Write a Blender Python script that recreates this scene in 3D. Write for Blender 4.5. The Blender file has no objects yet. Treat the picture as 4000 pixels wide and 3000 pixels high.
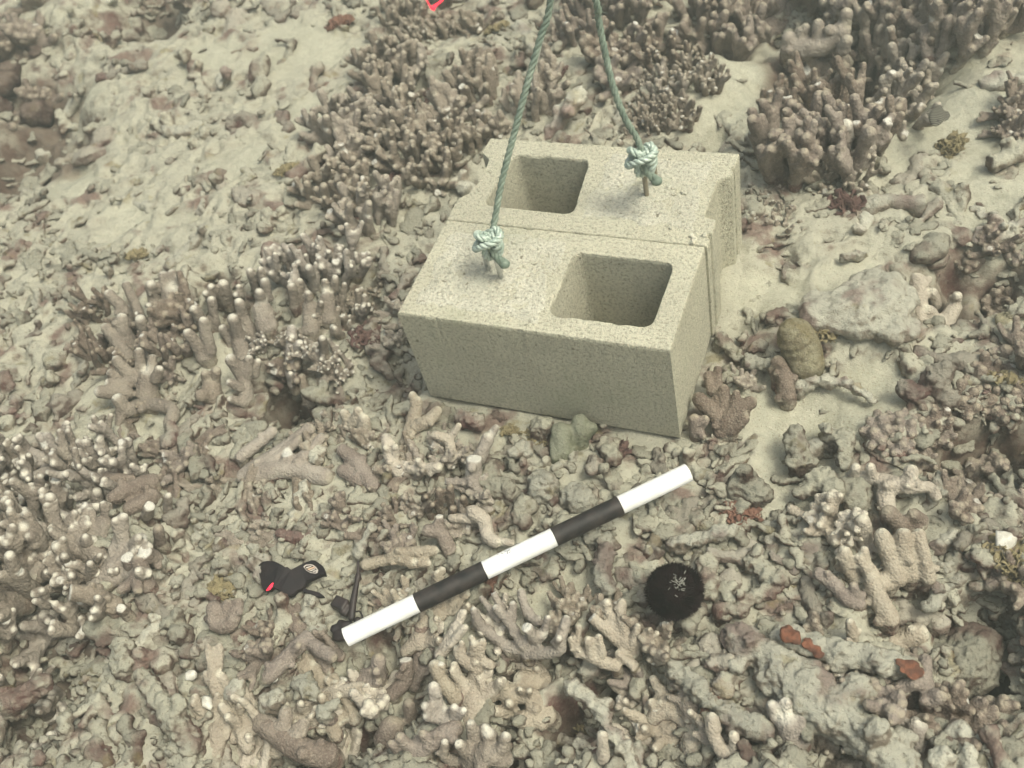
import bpy, bmesh, math, random
import numpy as np
from mathutils import Matrix, Vector

# ------------------------------------------------------------------ camera, world, sun
RM = np.array([[0.9245513, 0.33108737, -0.18864266],
               [0.14809044, -0.76832655, -0.62269056],
               [-0.35110414, 0.54777319, -0.75938819]])
CAM = np.array([0.68010474, -0.83010594, 1.21591027])
FPX = 4121.276
scene = bpy.context.scene
COL = scene.collection
cd = bpy.data.cameras.new('camera'); cam = bpy.data.objects.new('camera', cd); COL.objects.link(cam)
cd.sensor_width = 36.0; cd.lens = 36.0 * FPX / 4000.0
cd.clip_start = 0.02; cd.clip_end = 200
M = Matrix.Identity(4)
for i in range(3):
    M[i][0] = RM[0][i]; M[i][1] = -RM[1][i]; M[i][2] = -RM[2][i]; M[i][3] = CAM[i]
cam.matrix_world = M
cd.dof.use_dof = True; cd.dof.focus_distance = 1.42; cd.dof.aperture_fstop = 5.6
scene.camera = cam

SUN_DIR = Vector((0.50, -0.05, 0.86)).normalized()      # towards the light
world = bpy.data.worlds.new("World"); scene.world = world; world.use_nodes = True
wn = world.node_tree; bg = wn.nodes['Background']
sky = wn.nodes.new('ShaderNodeTexSky'); sky.sky_type = 'NISHITA'; sky.sun_disc = False
sky.sun_elevation = math.asin(SUN_DIR.z)
sky.sun_rotation = math.atan2(SUN_DIR.x, SUN_DIR.y)
sky.dust_density = 6.0; sky.air_density = 0.6; sky.ozone_density = 0.3
# under water the daylight arrives through the window of sky overhead and falls off towards the horizontal
tcw = wn.nodes.new('ShaderNodeTexCoord'); sxw = wn.nodes.new('ShaderNodeSeparateXYZ'); wn.links.new(tcw.outputs['Generated'], sxw.inputs[0])
mrw = wn.nodes.new('ShaderNodeMapRange'); mrw.interpolation_type = 'SMOOTHSTEP'; wn.links.new(sxw.outputs[2], mrw.inputs[0])
for i_, v_ in ((1, 0.0), (2, 0.75), (3, 0.12), (4, 1.9)): mrw.inputs[i_].default_value = v_
vmw = wn.nodes.new('ShaderNodeVectorMath'); vmw.operation = 'SCALE'; wn.links.new(sky.outputs[0], vmw.inputs[0]); wn.links.new(mrw.outputs[0], vmw.inputs['Scale'])
tnt = wn.nodes.new('ShaderNodeVectorMath'); tnt.operation = 'MULTIPLY'; tnt.inputs[1].default_value = (0.96, 1.0, 0.91); wn.links.new(vmw.outputs[0], tnt.inputs[0])
wn.links.new(tnt.outputs[0], bg.inputs[0]); bg.inputs[1].default_value = 0.10
sd = bpy.data.lights.new('sun', 'SUN'); sun = bpy.data.objects.new('sun', sd); COL.objects.link(sun)
sd.energy = 1.5; sd.angle = math.radians(14); sd.color = (0.985, 1.0, 0.875)
sun.rotation_euler = SUN_DIR.to_track_quat('Z', 'Y').to_euler()
scene.view_settings.view_transform = 'Standard'; scene.view_settings.look = 'None'
scene.view_settings.gamma = 1.0; scene.view_settings.exposure = 0.64
scene.cycles.max_bounces = 6; scene.cycles.diffuse_bounces = 3

rng = np.random.default_rng(7)
R = math.radians

# ------------------------------------------------------------------ image -> world
def ray(u, v):
    d = RM.T @ np.array([(u - 2000) / FPX, (v - 1500) / FPX, 1.0])
    return d / np.linalg.norm(d)
def at_z(u, v, z):
    d = ray(u, v); return CAM + d * ((z - CAM[2]) / d[2])
def at_d(u, v, t):
    return CAM + ray(u, v) * t
def project(P):
    c = (np.atleast_2d(P) - CAM) @ RM.T
    return 2000 + FPX * c[:, 0] / c[:, 2], 1500 + FPX * c[:, 1] / c[:, 2]

# ------------------------------------------------------------------ noise
def _hash(ix, iy, iz, seed):
    h = (ix.astype(np.int64) * 374761393 + iy.astype(np.int64) * 668265263 + iz.astype(np.int64) * 2147483647 + seed * 974711) & 0xffffffff
    h = ((h ^ (h >> 13)) * 1274126177) & 0xffffffff
    h = ((h ^ (h >> 15)) * 2246822519) & 0xffffffff
    return ((h ^ (h >> 16)) & 0xffffff) / float(0xffffff)
def vnoise(P, seed=0):
    P = np.asarray(P, float); i = np.floor(P).astype(np.int64); f = P - i; f = f * f * (3 - 2 * f)
    out = 0
    for dx in (0, 1):
        for dy in (0, 1):
            for dz in (0, 1):
                w = (f[:, 0] if dx else 1 - f[:, 0]) * (f[:, 1] if dy else 1 - f[:, 1]) * (f[:, 2] if dz else 1 - f[:, 2])
                out = out + w * _hash(i[:, 0] + dx, i[:, 1] + dy, i[:, 2] + dz, seed)
    return out * 2 - 1
def fbm(P, freq, octaves=4, seed=0, gain=0.5):
    P = np.asarray(P, float); a, s, o = 1.0, 0.0, 0.0
    for k in range(octaves):
        o = o + a * vnoise(P * freq + 17.3 * k, seed + k); s += a; a *= gain; freq *= 2.03
    return o / s
def unit(v): v = np.array(v, float); return v / (np.linalg.norm(v) + 1e-12)
def smooth(a, b, x):
    t = np.clip((x - a) / (b - a), 0, 1); return t * t * (3 - 2 * t)

# ------------------------------------------------------------------ the sea bed's height
def gw(u, v): return at_z(u, v, 0.0)[:2]
# (u, v, radius_m, height_m): pits and mounds where the photograph shows them
LUMPS = [(560, 20, .12, -.10), (330, 60, .12, .05), (90, 420, .18, -.13), (20, 620, .14, -.08), (300, 330, .12, .05),
         (3250, 250, .12, -.08), (3050, 60, .14, -.08), (3380, 300, .10, -.08), (3450, 120, .12, -.07), (2700, 60, .10, -.04),
         (1080, 1470, .055, -.10), (1180, 1540, .06, -.09), (850, 1130, .05, -.05), (980, 1250, .05, -.05), (1420, 1150, .05, -.05),
         (1480, 1450, .05, -.06), (1650, 1480, .06, -.05), (1600, 1560, .05, -.05),
         (3870, 2440, .06, -.12), (3920, 2560, .06, -.12), (3870, 1760, .07, -.08), (3960, 1650, .05, -.06), (3700, 1800, .05, -.06),
         (2960, 2740, .035, -.09), (3520, 2350, .03, -.07), (3300, 2720, .05, -.07), (3450, 2900, .05, -.07), (3650, 2850, .05, -.06),
         (60, 2650, .09, -.12), (160, 2420, .06, -.07), (20, 2000, .06, -.07), (80, 1950, .05, -.06), (300, 2020, .05, -.06),
         (2250, 2700, .035, -.08), (2650, 2880, .05, -.07), (2050, 2560, .03, -.06), (1200, 2900, .05, -.08), (1000, 2880, .05, -.07),
         (2000, 2990, .06, -.09), (1500, 2750, .04, -.06), (1400, 2600, .04, -.05), (1900, 2700, .04, -.05), (2400, 2700, .04, -.05),
         (2000, 230, .05, -.04), (1600, 380, .05, -.04), (1320, 720, .05, -.03), (1700, 60, .07, -.05),
         (3560, 1080, .06, -.06), (3780, 1050, .07, -.07), (3960, 1080, .05, -.06), (2720, 520, .05, -.04), (2980, 950, .04, -.03),
         (3300, 1250, .09, .03), (3500, 1700, .06, .03), (2250, 1900, .08, .01), (3000, 2900, .10, .03), (3750, 2900, .1, .03),
         (850, 1250, .10, .02), (300, 2250, .14, .02), (1700, 2600, .14, .01), (2000, 400, .2, .02), (3200, 500, .1, .03),
         (1500, 2400, .06, -.02), (1000, 700, .3, .01), (3700, 500, .12, -.02), (2950, 430, .1, -.02)]
LP = np.array([[*gw(u, v), r, h] for u, v, r, h in LUMPS])
def height(x, y, fine=True):
    x = np.atleast_1d(np.asarray(x, float)); y = np.atleast_1d(np.asarray(y, float))
    P = np.stack([x, y, np.zeros_like(x)], 1)
    z = -0.012 + 0.022 * fbm(P, 2.2, 3, 11)
    wx = .06 * fbm(P, 9, 3, 51); wy = .06 * fbm(P, 9, 3, 57)
    for px, py, r, h in LP:
        d2 = ((x + wx - px) ** 2 + (y + wy - py) ** 2) / (r * r)
        z = z + h * np.exp(-d2 ** 1.3)
    # under the blocks the rubble is pressed level
    dx = np.maximum(np.maximum(-0.02 - x, x - 0.41), 0); dy = np.maximum(np.maximum(-0.01 - y, y - 0.40), 0)
    w = 1 - smooth(0.0, 0.07, np.hypot(dx, dy))
    z = z * (1 - w) + w * (-0.012 + 0.02 * smooth(0.1, 0.4, x) * smooth(.15, .4, y))
    if fine:
        z = z + 0.010 * fbm(P, 11, 4, 23) * (1 - 0.6 * w)
        z = z + 0.05 * smooth(-.03, -.09, z) * fbm(P, 13, 3, 29)
        z = z + 0.0022 * fbm(P * [1, 2.2, 1], 24, 3, 91) + 0.0010 * fbm(P, 110, 2, 92)
        # lumpy rubble relief: rounded cells standing proud
        q = fbm(P + 0.02 * np.stack([vnoise(P * 9, 3), vnoise(P * 9, 4), 0 * x], 1), 26, 3, 31)
        z = z + (1 - sand_mask(x, y)) * 0.013 * (1 - np.abs(q) * 2.2) * (1 - 0.5 * w)
    return z
SAND = [(2950, 330, .16), (2860, 180, .10), (3850, 420, .22), (3700, 330, .14), (3950, 700, .14), (3200, 1620, .09), (3000, 1130, .06),
        (3350, 1500, .07), (3150, 1850, .07), (3250, 2050, .06), (2150, 2330, .05), (2230, 2270, .04), (450, 850, .07),
        (900, 650, .07), (1150, 180, .12), (700, 850, .05), (500, 1750, .05), (1250, 420, .07), (3350, 1100, .06), (330, 330, .07), (250, 700, .07), (800, 200, .08)]
SP = np.array([[*gw(u, v), r] for u, v, r in SAND])
def sand_mask(x, y):
    m = np.zeros_like(x)
    nz = 0.75 * fbm(np.stack([x, y, 0 * x], 1), 12, 4, 77)
    for px, py, r in SP:
        d = np.hypot(x - px, y - py) / r
        m = np.maximum(m, 1 - smooth(0.65, 1.15, d + nz))
    return m
def ground(u, v):
    z = 0.0
    for _ in range(4):
        p = at_z(u, v, z); z = float(height(p[0], p[1], False)[0])
    return np.array([p[0], p[1], z])

# ------------------------------------------------------------------ object helpers
def tag(o, label=None, cat=None, group=None, kind=None):
    if label: o['label'] = label
    if cat: o['category'] = cat
    if group: o['group'] = group
    if kind: o['kind'] = kind
    return o
def link(name, me, mat=None, parent=None):
    o = bpy.data.objects.new(name, me); COL.objects.link(o)
    if mat: me.materials.append(mat)
    if parent: o.parent = parent
    return o
def empty(name, loc=(0, 0, 0), rot=(0, 0, 0)):
    o = bpy.data.objects.new(name, None); COL.objects.link(o); o.location = loc; o.rotation_euler = rot
    o.empty_display_size = 0.02; return o
def mesh_np(name, V, F, smooth_=True):
    me = bpy.data.meshes.new(name)
    if isinstance(F, np.ndarray) and F.ndim == 2:
        n, k = F.shape
        me.vertices.add(len(V)); me.vertices.foreach_set('co', np.asarray(V, np.float32).ravel())
        me.loops.add(n * k); me.loops.foreach_set('vertex_index', F.ravel().astype(np.int32))
        me.polygons.add(n); me.polygons.foreach_set('loop_start', np.arange(0, n * k, k, dtype=np.int32))
        me.update(calc_edges=True); me.validate()
    else:
        me.from_pydata([tuple(map(float, v)) for v in V], [], [tuple(map(int, f)) for f in F]); me.update()
    if smooth_: me.polygons.foreach_set('use_smooth', np.ones(len(me.polygons), bool))
    return me
def set_attr(me, name, arr):
    a = me.attributes.new(name, 'FLOAT', 'POINT'); a.data.foreach_set('value', np.asarray(arr, np.float32))
def get_V(me):
    V = np.empty(len(me.vertices) * 3, np.float32); me.vertices.foreach_get('co', V); return V.reshape(-1, 3).astype(float)
def get_N(me):
    V = np.empty(len(me.vertices) * 3, np.float32); me.vertex_normals.foreach_get('vector', V); return V.reshape(-1, 3).astype(float)
def set_V(me, V): me.vertices.foreach_set('co', V.astype(np.float32).ravel()); me.update()
def get_F(me):   # remeshed: all quads; fall back to triangles
    n = len(me.polygons); t = np.empty(n, np.int32); me.polygons.foreach_get('loop_total', t)
    L = np.empty(len(me.loops), np.int32); me.loops.foreach_get('vertex_index', L)
    if (t == 4).all(): return L.reshape(-1, 4)
    raise RuntimeError('not quads')

class MB:
    def __init__(s): s.V = []; s.F = []; s.n = 0
    def add(s, V, F):
        s.V += [tuple(v) for v in V]; s.F += [tuple(int(i) + s.n for i in f) for f in F]; s.n += len(V)
    def tube(s, pts, rad, seg=10, cap='round', caps=None):
        """tapered tube with rounded or flat ends"""
        pts = [np.array(p, float) for p in pts]; c0, c1 = caps or (cap, cap)
        T = []
        for i in range(len(pts)):
            t = pts[min(i + 1, len(pts) - 1)] - pts[max(i - 1, 0)]; T.append(t / (np.linalg.norm(t) + 1e-12))
        rings = []
        if c0 == 'round':
            for a in (80, 50, 22): rings.append((pts[0] - T[0] * rad[0] * math.sin(R(a)), T[0], rad[0] * math.cos(R(a))))
        for p, t, r in zip(pts, T, rad): rings.append((p, t, r))
        if c1 == 'round':
            for a in (22, 50, 80): rings.append((pts[-1] + T[-1] * rad[-1] * math.sin(R(a)), T[-1], rad[-1] * math.cos(R(a))))
        up = np.array([0, 0, 1.0]) if abs(T[0][2]) < .9 else np.array([1.0, 0, 0]); V = []
        n = np.cross(T[0], up); n /= np.linalg.norm(n)
        for p, t, r in rings:
            n = n - t * (n @ t); n /= np.linalg.norm(n); b = np.cross(t, n)
            for k in range(seg):
                a = 2 * math.pi * k / seg; V.append(p + r * (math.cos(a) * n + math.sin(a) * b))
        F = []
        for i in range(len(rings) - 1):
            for k in range(seg):
                F.append((i * seg + k, i * seg + (k + 1) % seg, (i + 1) * seg + (k + 1) % seg, (i + 1) * seg + k))
        F.append(tuple(reversed(range(seg)))); F.append(tuple((len(rings) - 1) * seg + k for k in range(seg)))
        s.add(V, F)
    def ball(s, c, r, sc=(1, 1, 1), seg=12):
        V = []; F = []; c = np.array(c, float); nr = seg // 2
        for i in range(1, nr):
            th = math.pi * i / nr
            for k in range(seg):
                a = 2 * math.pi * k / seg
                V.append(c + r * np.array([sc[0] * math.sin(th) * math.cos(a), sc[1] * math.sin(th) * math.sin(a), sc[2] * math.cos(th)]))
        V.append(c + [0, 0, r * sc[2]]); V.append(c - [0, 0, r * sc[2]]); m = (nr - 1) * seg
        for i in range(nr - 2):
            for k in range(seg): F.append((i * seg + k, (i + 1) * seg + k, (i + 1) * seg + (k + 1) % seg, i * seg + (k + 1) % seg))
        for k in range(seg):
            F.append((m, k, (k + 1) % seg)); F.append((m + 1, (nr - 2) * seg + (k + 1) % seg, (nr - 2) * seg + k))
        s.add(V, F)
    def box(s, c, d, rot=None):
        c = np.array(c, float); V = []
        for x in (-1, 1):
            for y in (-1, 1):
                for z in (-1, 1):
                    p = np.array([x * d[0], y * d[1], z * d[2]]) / 2
                    if rot is not None: p = np.array(rot @ Vector(p))
                    V.append(c + p)
        s.add(V, [(0, 1, 3, 2), (4, 6, 7, 5), (0, 4, 5, 1), (2, 3, 7, 6), (0, 2, 6, 4), (1, 5, 7, 3)])
    def mesh(s, name, smooth_=True): return mesh_np(name, s.V, s.F, smooth_)

def remesh(mb, name, voxel, smooth_it=2):
    me = mb.mesh(name + '_raw'); o = bpy.data.objects.new('tmp', me); COL.objects.link(o)
    m = o.modifiers.new('r', 'REMESH'); m.mode = 'VOXEL'; m.voxel_size = voxel; m.adaptivity = 0
    if smooth_it:
        k = o.modifiers.new('s', 'SMOOTH'); k.factor = 0.6; k.iterations = smooth_it
    dg = bpy.context.evaluated_depsgraph_get()
    out = bpy.data.meshes.new_from_object(o.evaluated_get(dg)); out.name = name
    bpy.data.objects.remove(o); bpy.data.meshes.remove(me)
    out.polygons.foreach_set('use_smooth', np.ones(len(out.polygons), bool))
    return out
def roughen(me, amp, freq, octaves=3, seed=0):
    V = get_V(me); N = get_N(me)
    set_V(me, V + N * (amp * fbm(V + seed * 3.1, freq, octaves, seed))[:, None])

# ------------------------------------------------------------------ materials
def newmat(name):
    m = bpy.data.materials.new(name); m.use_nodes = True; nt = m.node_tree
    return m, nt, nt.nodes['Principled BSDF']
def nd(nt, t, **kw):
    n = nt.nodes.new(t)
    for k, v in kw.items():
        if k in n.inputs.keys(): n.inputs[k].default_value = v
        else: setattr(n, k, v)
    return n
def noise_n(nt, vec, scale, detail=4, rough=.6):
    n = nd(nt, 'ShaderNodeTexNoise', Scale=scale, Detail=detail, Roughness=rough); nt.links.new(vec, n.inputs['Vector']); return n.outputs['Fac']
def ramp(nt, fac, stops):
    r = nt.nodes.new('ShaderNodeValToRGB'); e = r.color_ramp.elements
    while len(e) < len(stops): e.new(0.5)
    for i, (p, c) in enumerate(stops): e[i].position = p; e[i].color = (*c, 1) if len(c) == 3 else c
    nt.links.new(fac, r.inputs[0]); return r.outputs[0]
def mix(nt, fac, a, b, mode='MIX'):
    n = nt.nodes.new('ShaderNodeMix'); n.data_type = 'RGBA'; n.blend_type = mode
    for s, v in ((n.inputs['Factor'], fac), (n.inputs['A'], a), (n.inputs['B'], b)):
        pass
    fi, ai, bi = n.inputs[0], n.inputs[6], n.inputs[7]
    for s, v in ((fi, fac), (ai, a), (bi, b)):
        if isinstance(v, (int, float)): s.default_value = v
        elif isinstance(v, tuple): s.default_value = (*v, 1)
        else: nt.links.new(v, s)
    return n.outputs[2]
def mth(nt, op, a, b=0.0, c=None):
    n = nt.nodes.new('ShaderNodeMath'); n.operation = op
    for i, v in enumerate((a, b) if c is None else (a, b, c)):
        if isinstance(v, (int, float)): n.inputs[i].default_value = v
        else: nt.links.new(v, n.inputs[i])
    return n.outputs[0]
def attr(nt, name):
    n = nt.nodes.new('ShaderNodeAttribute'); n.attribute_name = name; return n.outputs['Fac']
def bump(nt, bsdf, h, strength, dist):
    b = nd(nt, 'ShaderNodeBump', Strength=strength, Distance=dist); nt.links.new(h, b.inputs['Height']); nt.links.new(b.outputs[0], bsdf.inputs['Normal'])
def sstep(nt, x, a, b):
    n = nt.nodes.new('ShaderNodeMapRange'); n.interpolation_type = 'SMOOTHSTEP'
    nt.links.new(x, n.inputs[0]); n.inputs[1].default_value = a; n.inputs[2].default_value = b; return n.outputs[0]

def crust_color(nt, vec, pale, mid, brown, maroon, ochre, rnd=None):
    """sediment coated skeleton: pale dust, brown turf, maroon coralline crust, ochre turf, each in its own patches"""
    a = noise_n(nt, vec, 34, 5, .65); b = noise_n(nt, vec, 13, 3, .6); c = noise_n(nt, vec, 21, 3, .6); f = noise_n(nt, vec, 260, 2, .6)
    col = mix(nt, sstep(nt, a, .42, .58), brown, mid)
    geo = nt.nodes.new('ShaderNodeNewGeometry'); sx = nt.nodes.new('ShaderNodeSeparateXYZ'); nt.links.new(geo.outputs['Normal'], sx.inputs[0])
    up = mth(nt, 'ADD', sx.outputs[2], mth(nt, 'MULTIPLY', mth(nt, 'SUBTRACT', a, .5), 1.6))      # sediment settles on what faces up
    col = mix(nt, mth(nt, 'MULTIPLY', sstep(nt, up, .22, .90), .9), col, pale)
    col = mix(nt, mth(nt, 'MULTIPLY', sstep(nt, b, .53, .66), .75), col, maroon)
    col = mix(nt, mth(nt, 'MULTIPLY', sstep(nt, c, .60, .70), .6), col, ochre)
    col = mix(nt, mth(nt, 'MULTIPLY', sstep(nt, f, .45, .75), .30), col, (0.40, 0.38, 0.31))
    pit = noise_n(nt, vec, 190, 3, .75); col = mix(nt, mth(nt, 'MULTIPLY', sstep(nt, pit, .44, .32), .6), col, (0.10, 0.075, 0.055))     # pores and borings
    if rnd is not None:
        h = nd(nt, 'ShaderNodeHueSaturation'); nt.links.new(col, h.inputs['Color'])
        nt.links.new(mth(nt, 'MULTIPLY_ADD', rnd, .42, .72), h.inputs['Value']); col = h.outputs[0]
    return col
def objvec(nt):
    """object coordinates shifted by the object's own random number so copies differ"""
    tc = nt.nodes.new('ShaderNodeTexCoord'); oi = nt.nodes.new('ShaderNodeObjectInfo')
    v = nt.nodes.new('ShaderNodeVectorMath'); v.operation = 'ADD'; nt.links.new(tc.outputs['Object'], v.inputs[0])
    s = nt.nodes.new('ShaderNodeVectorMath'); s.operation = 'SCALE'; s.inputs[0].default_value = (3, 5, 7); nt.links.new(oi.outputs['Random'], s.inputs['Scale'])
    nt.links.new(s.outputs[0], v.inputs[1]); return v.outputs[0], oi.outputs['Random']

PALE = (0.44, 0.43, 0.34); MID = (0.28, 0.25, 0.195); BROWN = (0.115, 0.078, 0.06); MAROON = (0.125, 0.058, 0.052); OCHRE = (0.21, 0.175, 0.085)

def seabed_material():
    m, nt, b = newmat('seabed'); tc = nt.nodes.new('ShaderNodeTexCoord'); v = tc.outputs['Object']
    col = crust_color(nt, v, (0.42, 0.41, 0.325), MID, BROWN, MAROON, OCHRE)
    sp = noise_n(nt, v, 420, 2, .7); s2 = noise_n(nt, v, 60, 4, .6)
    sand = mix(nt, sstep(nt, s2, .3, .7), (0.39, 0.385, 0.30), (0.48, 0.47, 0.37))
    sand = mix(nt, sstep(nt, sp, .55, .68), sand, (0.24, 0.20, 0.145)); sand = mix(nt, sstep(nt, noise_n(nt, v, 150, 3, .7), .58, .72), sand, (0.56, 0.54, 0.44)); sand = mix(nt, mth(nt, 'MULTIPLY', sstep(nt, noise_n(nt, v, 9, 3, .6), .5, .7), .4), sand, (0.28, 0.27, 0.19))
    col = mix(nt, attr(nt, 'sand'), col, sand)
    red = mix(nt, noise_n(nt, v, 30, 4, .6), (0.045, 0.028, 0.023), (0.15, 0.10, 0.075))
    col = mix(nt, attr(nt, 'pit'), col, red)                      # reddish algae tone, darkened to paint shade into the pits
    nt.links.new(col, b.inputs['Base Color']); b.inputs['Roughness'].default_value = .95; b.inputs['Specular IOR Level'].default_value = .1
    h = mth(nt, 'ADD', noise_n(nt, v, 120, 5, .7), mth(nt, 'MULTIPLY', noise_n(nt, v, 500, 2, .6), .35))
    bump(nt, b, h, .7, .006); return m
def rubble_material(name='rubble', pale=PALE, mid=MID, brown=BROWN, maroon=MAROON, ochre=OCHRE, rnd_attr=False, bd=.004):
    m, nt, b = newmat(name); v, rnd = objvec(nt)
    if rnd_attr:
        tc = nt.nodes.new('ShaderNodeTexCoord'); v = tc.outputs['Object']; rnd = attr(nt, 'rnd')
    col = crust_color(nt, v, pale, mid, brown, maroon, ochre, rnd)
    nt.links.new(col, b.inputs['Base Color']); b.inputs['Roughness'].default_value = .95; b.inputs['Specular IOR Level'].default_value = .1
    h = mth(nt, 'ADD', noise_n(nt, v, 150, 5, .75), mth(nt, 'MULTIPLY', noise_n(nt, v, 400, 2, .6), .4))
    bump(nt, b, h, 1.0, bd * 1.5); return m
def coral_material(name, base, base2, tipc):
    m, nt, b = newmat(name); v, rnd = objvec(nt)
    n = noise_n(nt, v, 26, 4, .6); f = noise_n(nt, v, 500, 2, .6)
    col = mix(nt, sstep(nt, n, .35, .65), base, base2)
    h = nd(nt, 'ShaderNodeHueSaturation'); nt.links.new(col, h.inputs['Color'])
    nt.links.new(mth(nt, 'MULTIPLY_ADD', rnd, .4, .8), h.inputs['Value'])
    nt.links.new(mth(nt, 'MULTIPLY_ADD', rnd, -.35, 1.1), h.inputs['Saturation']); col = h.outputs[0]
    dead = crust_color(nt, v, PALE, MID, BROWN, MAROON, OCHRE)
    age = mth(nt, 'ADD', attr(nt, 'age'), mth(nt, 'MULTIPLY', mth(nt, 'SUBTRACT', n, .5), 1.2))
    col = mix(nt, sstep(nt, age, .45, .7), col, dead)
    col = mix(nt, mth(nt, 'MULTIPLY', sstep(nt, f, .48, .7), .35), col, (0.46, 0.42, 0.34))
    turf = noise_n(nt, v, 75, 4, .7); col = mix(nt, mth(nt, 'MULTIPLY', sstep(nt, turf, .58, .72), .25), col, (0.13, 0.095, 0.075))
    col = mix(nt, attr(nt, 'tip'), col, tipc)
    col = mix(nt, attr(nt, 'cut'), col, (0.64, 0.63, 0.56))
    nt.links.new(col, b.inputs['Base Color']); b.inputs['Roughness'].default_value = .85; b.inputs['Specular IOR Level'].default_value = .12
    vo = nt.nodes.new('ShaderNodeTexVoronoi'); vo.inputs['Scale'].default_value = 300; nt.links.new(v, vo.inputs['Vector'])
    hh = mth(nt, 'ADD', mth(nt, 'MULTIPLY', vo.outputs[0], -.6), noise_n(nt, v, 140, 3, .6))
    bump(nt, b, hh, .9, .0028); return m
M_SEA = seabed_material()
M_RUB = rubble_material()
M_RUBP = rubble_material('rubble_pale', (0.52, 0.51, 0.42), (0.42, 0.40, 0.325), (0.24, 0.20, 0.155), (0.22, 0.15, 0.135), (0.30, 0.26, 0.15))
M_RUBR = rubble_material('rubble_maroon', (0.38, 0.355, 0.29), (0.25, 0.205, 0.17), (0.15, 0.11, 0.09), (0.14, 0.065, 0.06), (0.2, 0.155, 0.08))
M_STUFF = rubble_material('rubble_small', rnd_attr=True)
M_COR = coral_material('coral_tan', (0.20, 0.165, 0.13), (0.285, 0.245, 0.195), (0.40, 0.365, 0.285))
M_CORP = coral_material('coral_pale_tan', (0.31, 0.265, 0.205), (0.40, 0.355, 0.28), (0.60, 0.57, 0.46))
M_CORW = coral_material('coral_white_tipped', (0.205, 0.175, 0.145), (0.285, 0.25, 0.205), (0.68, 0.655, 0.555))
M_CORB = coral_material('coral_brown', (0.145, 0.112, 0.09), (0.215, 0.175, 0.14), (0.35, 0.31, 0.235))

def simple(name, col, rough=.6, spec=.5, metal=0, bscale=None, bd=.001, col2=None, cscale=30, emis=None):
    m, nt, b = newmat(name); tc = nt.nodes.new('ShaderNodeTexCoord'); v = tc.outputs['Object']
    c = mix(nt, sstep(nt, noise_n(nt, v, cscale, 4, .6), .35, .65), col, col2 or tuple(x * .85 for x in col))
    nt.links.new(c, b.inputs['Base Color']); b.inputs['Roughness'].default_value = rough; b.inputs['Specular IOR Level'].default_value = spec
    b.inputs['Metallic'].default_value = metal
    if bscale: bump(nt, b, noise_n(nt, v, bscale, 4, .7), .7, bd)
    if emis: b.inputs['Emission Color'].default_value = (*emis[:3], 1); b.inputs['Emission Strength'].default_value = emis[3]
    return m

# ------------------------------------------------------------------ sea bed
def build_seabed():
    xs = np.concatenate([np.linspace(-3.2, -1.75, 60, False), np.arange(-1.75, 1.15, .0045), np.linspace(1.15, 2.4, 60)])
    ys = np.concatenate([np.linspace(-2.0, -.75, 60, False), np.arange(-.75, 1.25, .0045), np.linspace(1.25, 2.8, 60)])
    X, Y = np.meshgrid(xs, ys); x, y = X.ravel(), Y.ravel()
    z = height(x, y); s = sand_mask(x, y)
    lo = height(x, y, False)
    nx, ny = len(xs), len(ys); i = np.arange(nx * ny).reshape(ny, nx)
    F = np.stack([i[:-1, :-1].ravel(), i[:-1, 1:].ravel(), i[1:, 1:].ravel(), i[1:, :-1].ravel()], 1)
    me = mesh_np('seabed', np.stack([x, y, z], 1), F)
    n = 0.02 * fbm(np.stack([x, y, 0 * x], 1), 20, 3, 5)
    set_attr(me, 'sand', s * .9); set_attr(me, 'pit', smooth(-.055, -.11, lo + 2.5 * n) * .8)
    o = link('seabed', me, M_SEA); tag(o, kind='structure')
build_seabed()

# ------------------------------------------------------------------ concrete blocks
def concrete_material(name, c1, c2, bd=.003):
    m, nt, b = newmat(name); tc = nt.nodes.new('ShaderNodeTexCoord'); v = tc.outputs['Object']
    f = noise_n(nt, v, 210, 3, .8); g = noise_n(nt, v, 14, 4, .6); k = noise_n(nt, v, 520, 1, .5)
    col = mix(nt, sstep(nt, g, .35, .65), c1, c2)
    col = mix(nt, sstep(nt, f, .34, .56), tuple(x * .60 for x in c1), col)
    col = mix(nt, mth(nt, 'MULTIPLY', sstep(nt, k, .56, .68), .6), col, (0.60, 0.52, 0.40))
    st = noise_n(nt, v, 7, 5, .7); col = mix(nt, mth(nt, 'MULTIPLY', sstep(nt, st, .50, .68), .45), col, tuple(x * y for x, y in zip(c1, (.62, .66, .58))))
    po = noise_n(nt, v, 95, 2, .5); col = mix(nt, mth(nt, 'MULTIPLY', sstep(nt, po, .68, .74), .8), col, (0.14, 0.12, 0.085))
    nt.links.new(col, b.inputs['Base Color']); b.inputs['Roughness'].default_value = .95; b.inputs['Specular IOR Level'].default_value = .1
    bump(nt, b, mth(nt, 'ADD', f, mth(nt, 'MULTIPLY', k, .5)), 1.0, bd); return m
M_CON = concrete_material('concrete', (0.455, 0.44, 0.34), (0.53, 0.515, 0.40))
M_MOR = concrete_material('mortar', (0.475, 0.465, 0.375), (0.58, 0.565, 0.47), .003)
def edge_line():
    nt = M_MOR.node_tree; b = nt.nodes['Principled BSDF']; src = b.inputs['Base Color'].links[0].from_socket
    nt.links.new(mix(nt, attr(nt, 'edge'), src, (0.20, 0.165, 0.11)), b.inputs['Base Color'])
edge_line()

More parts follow.
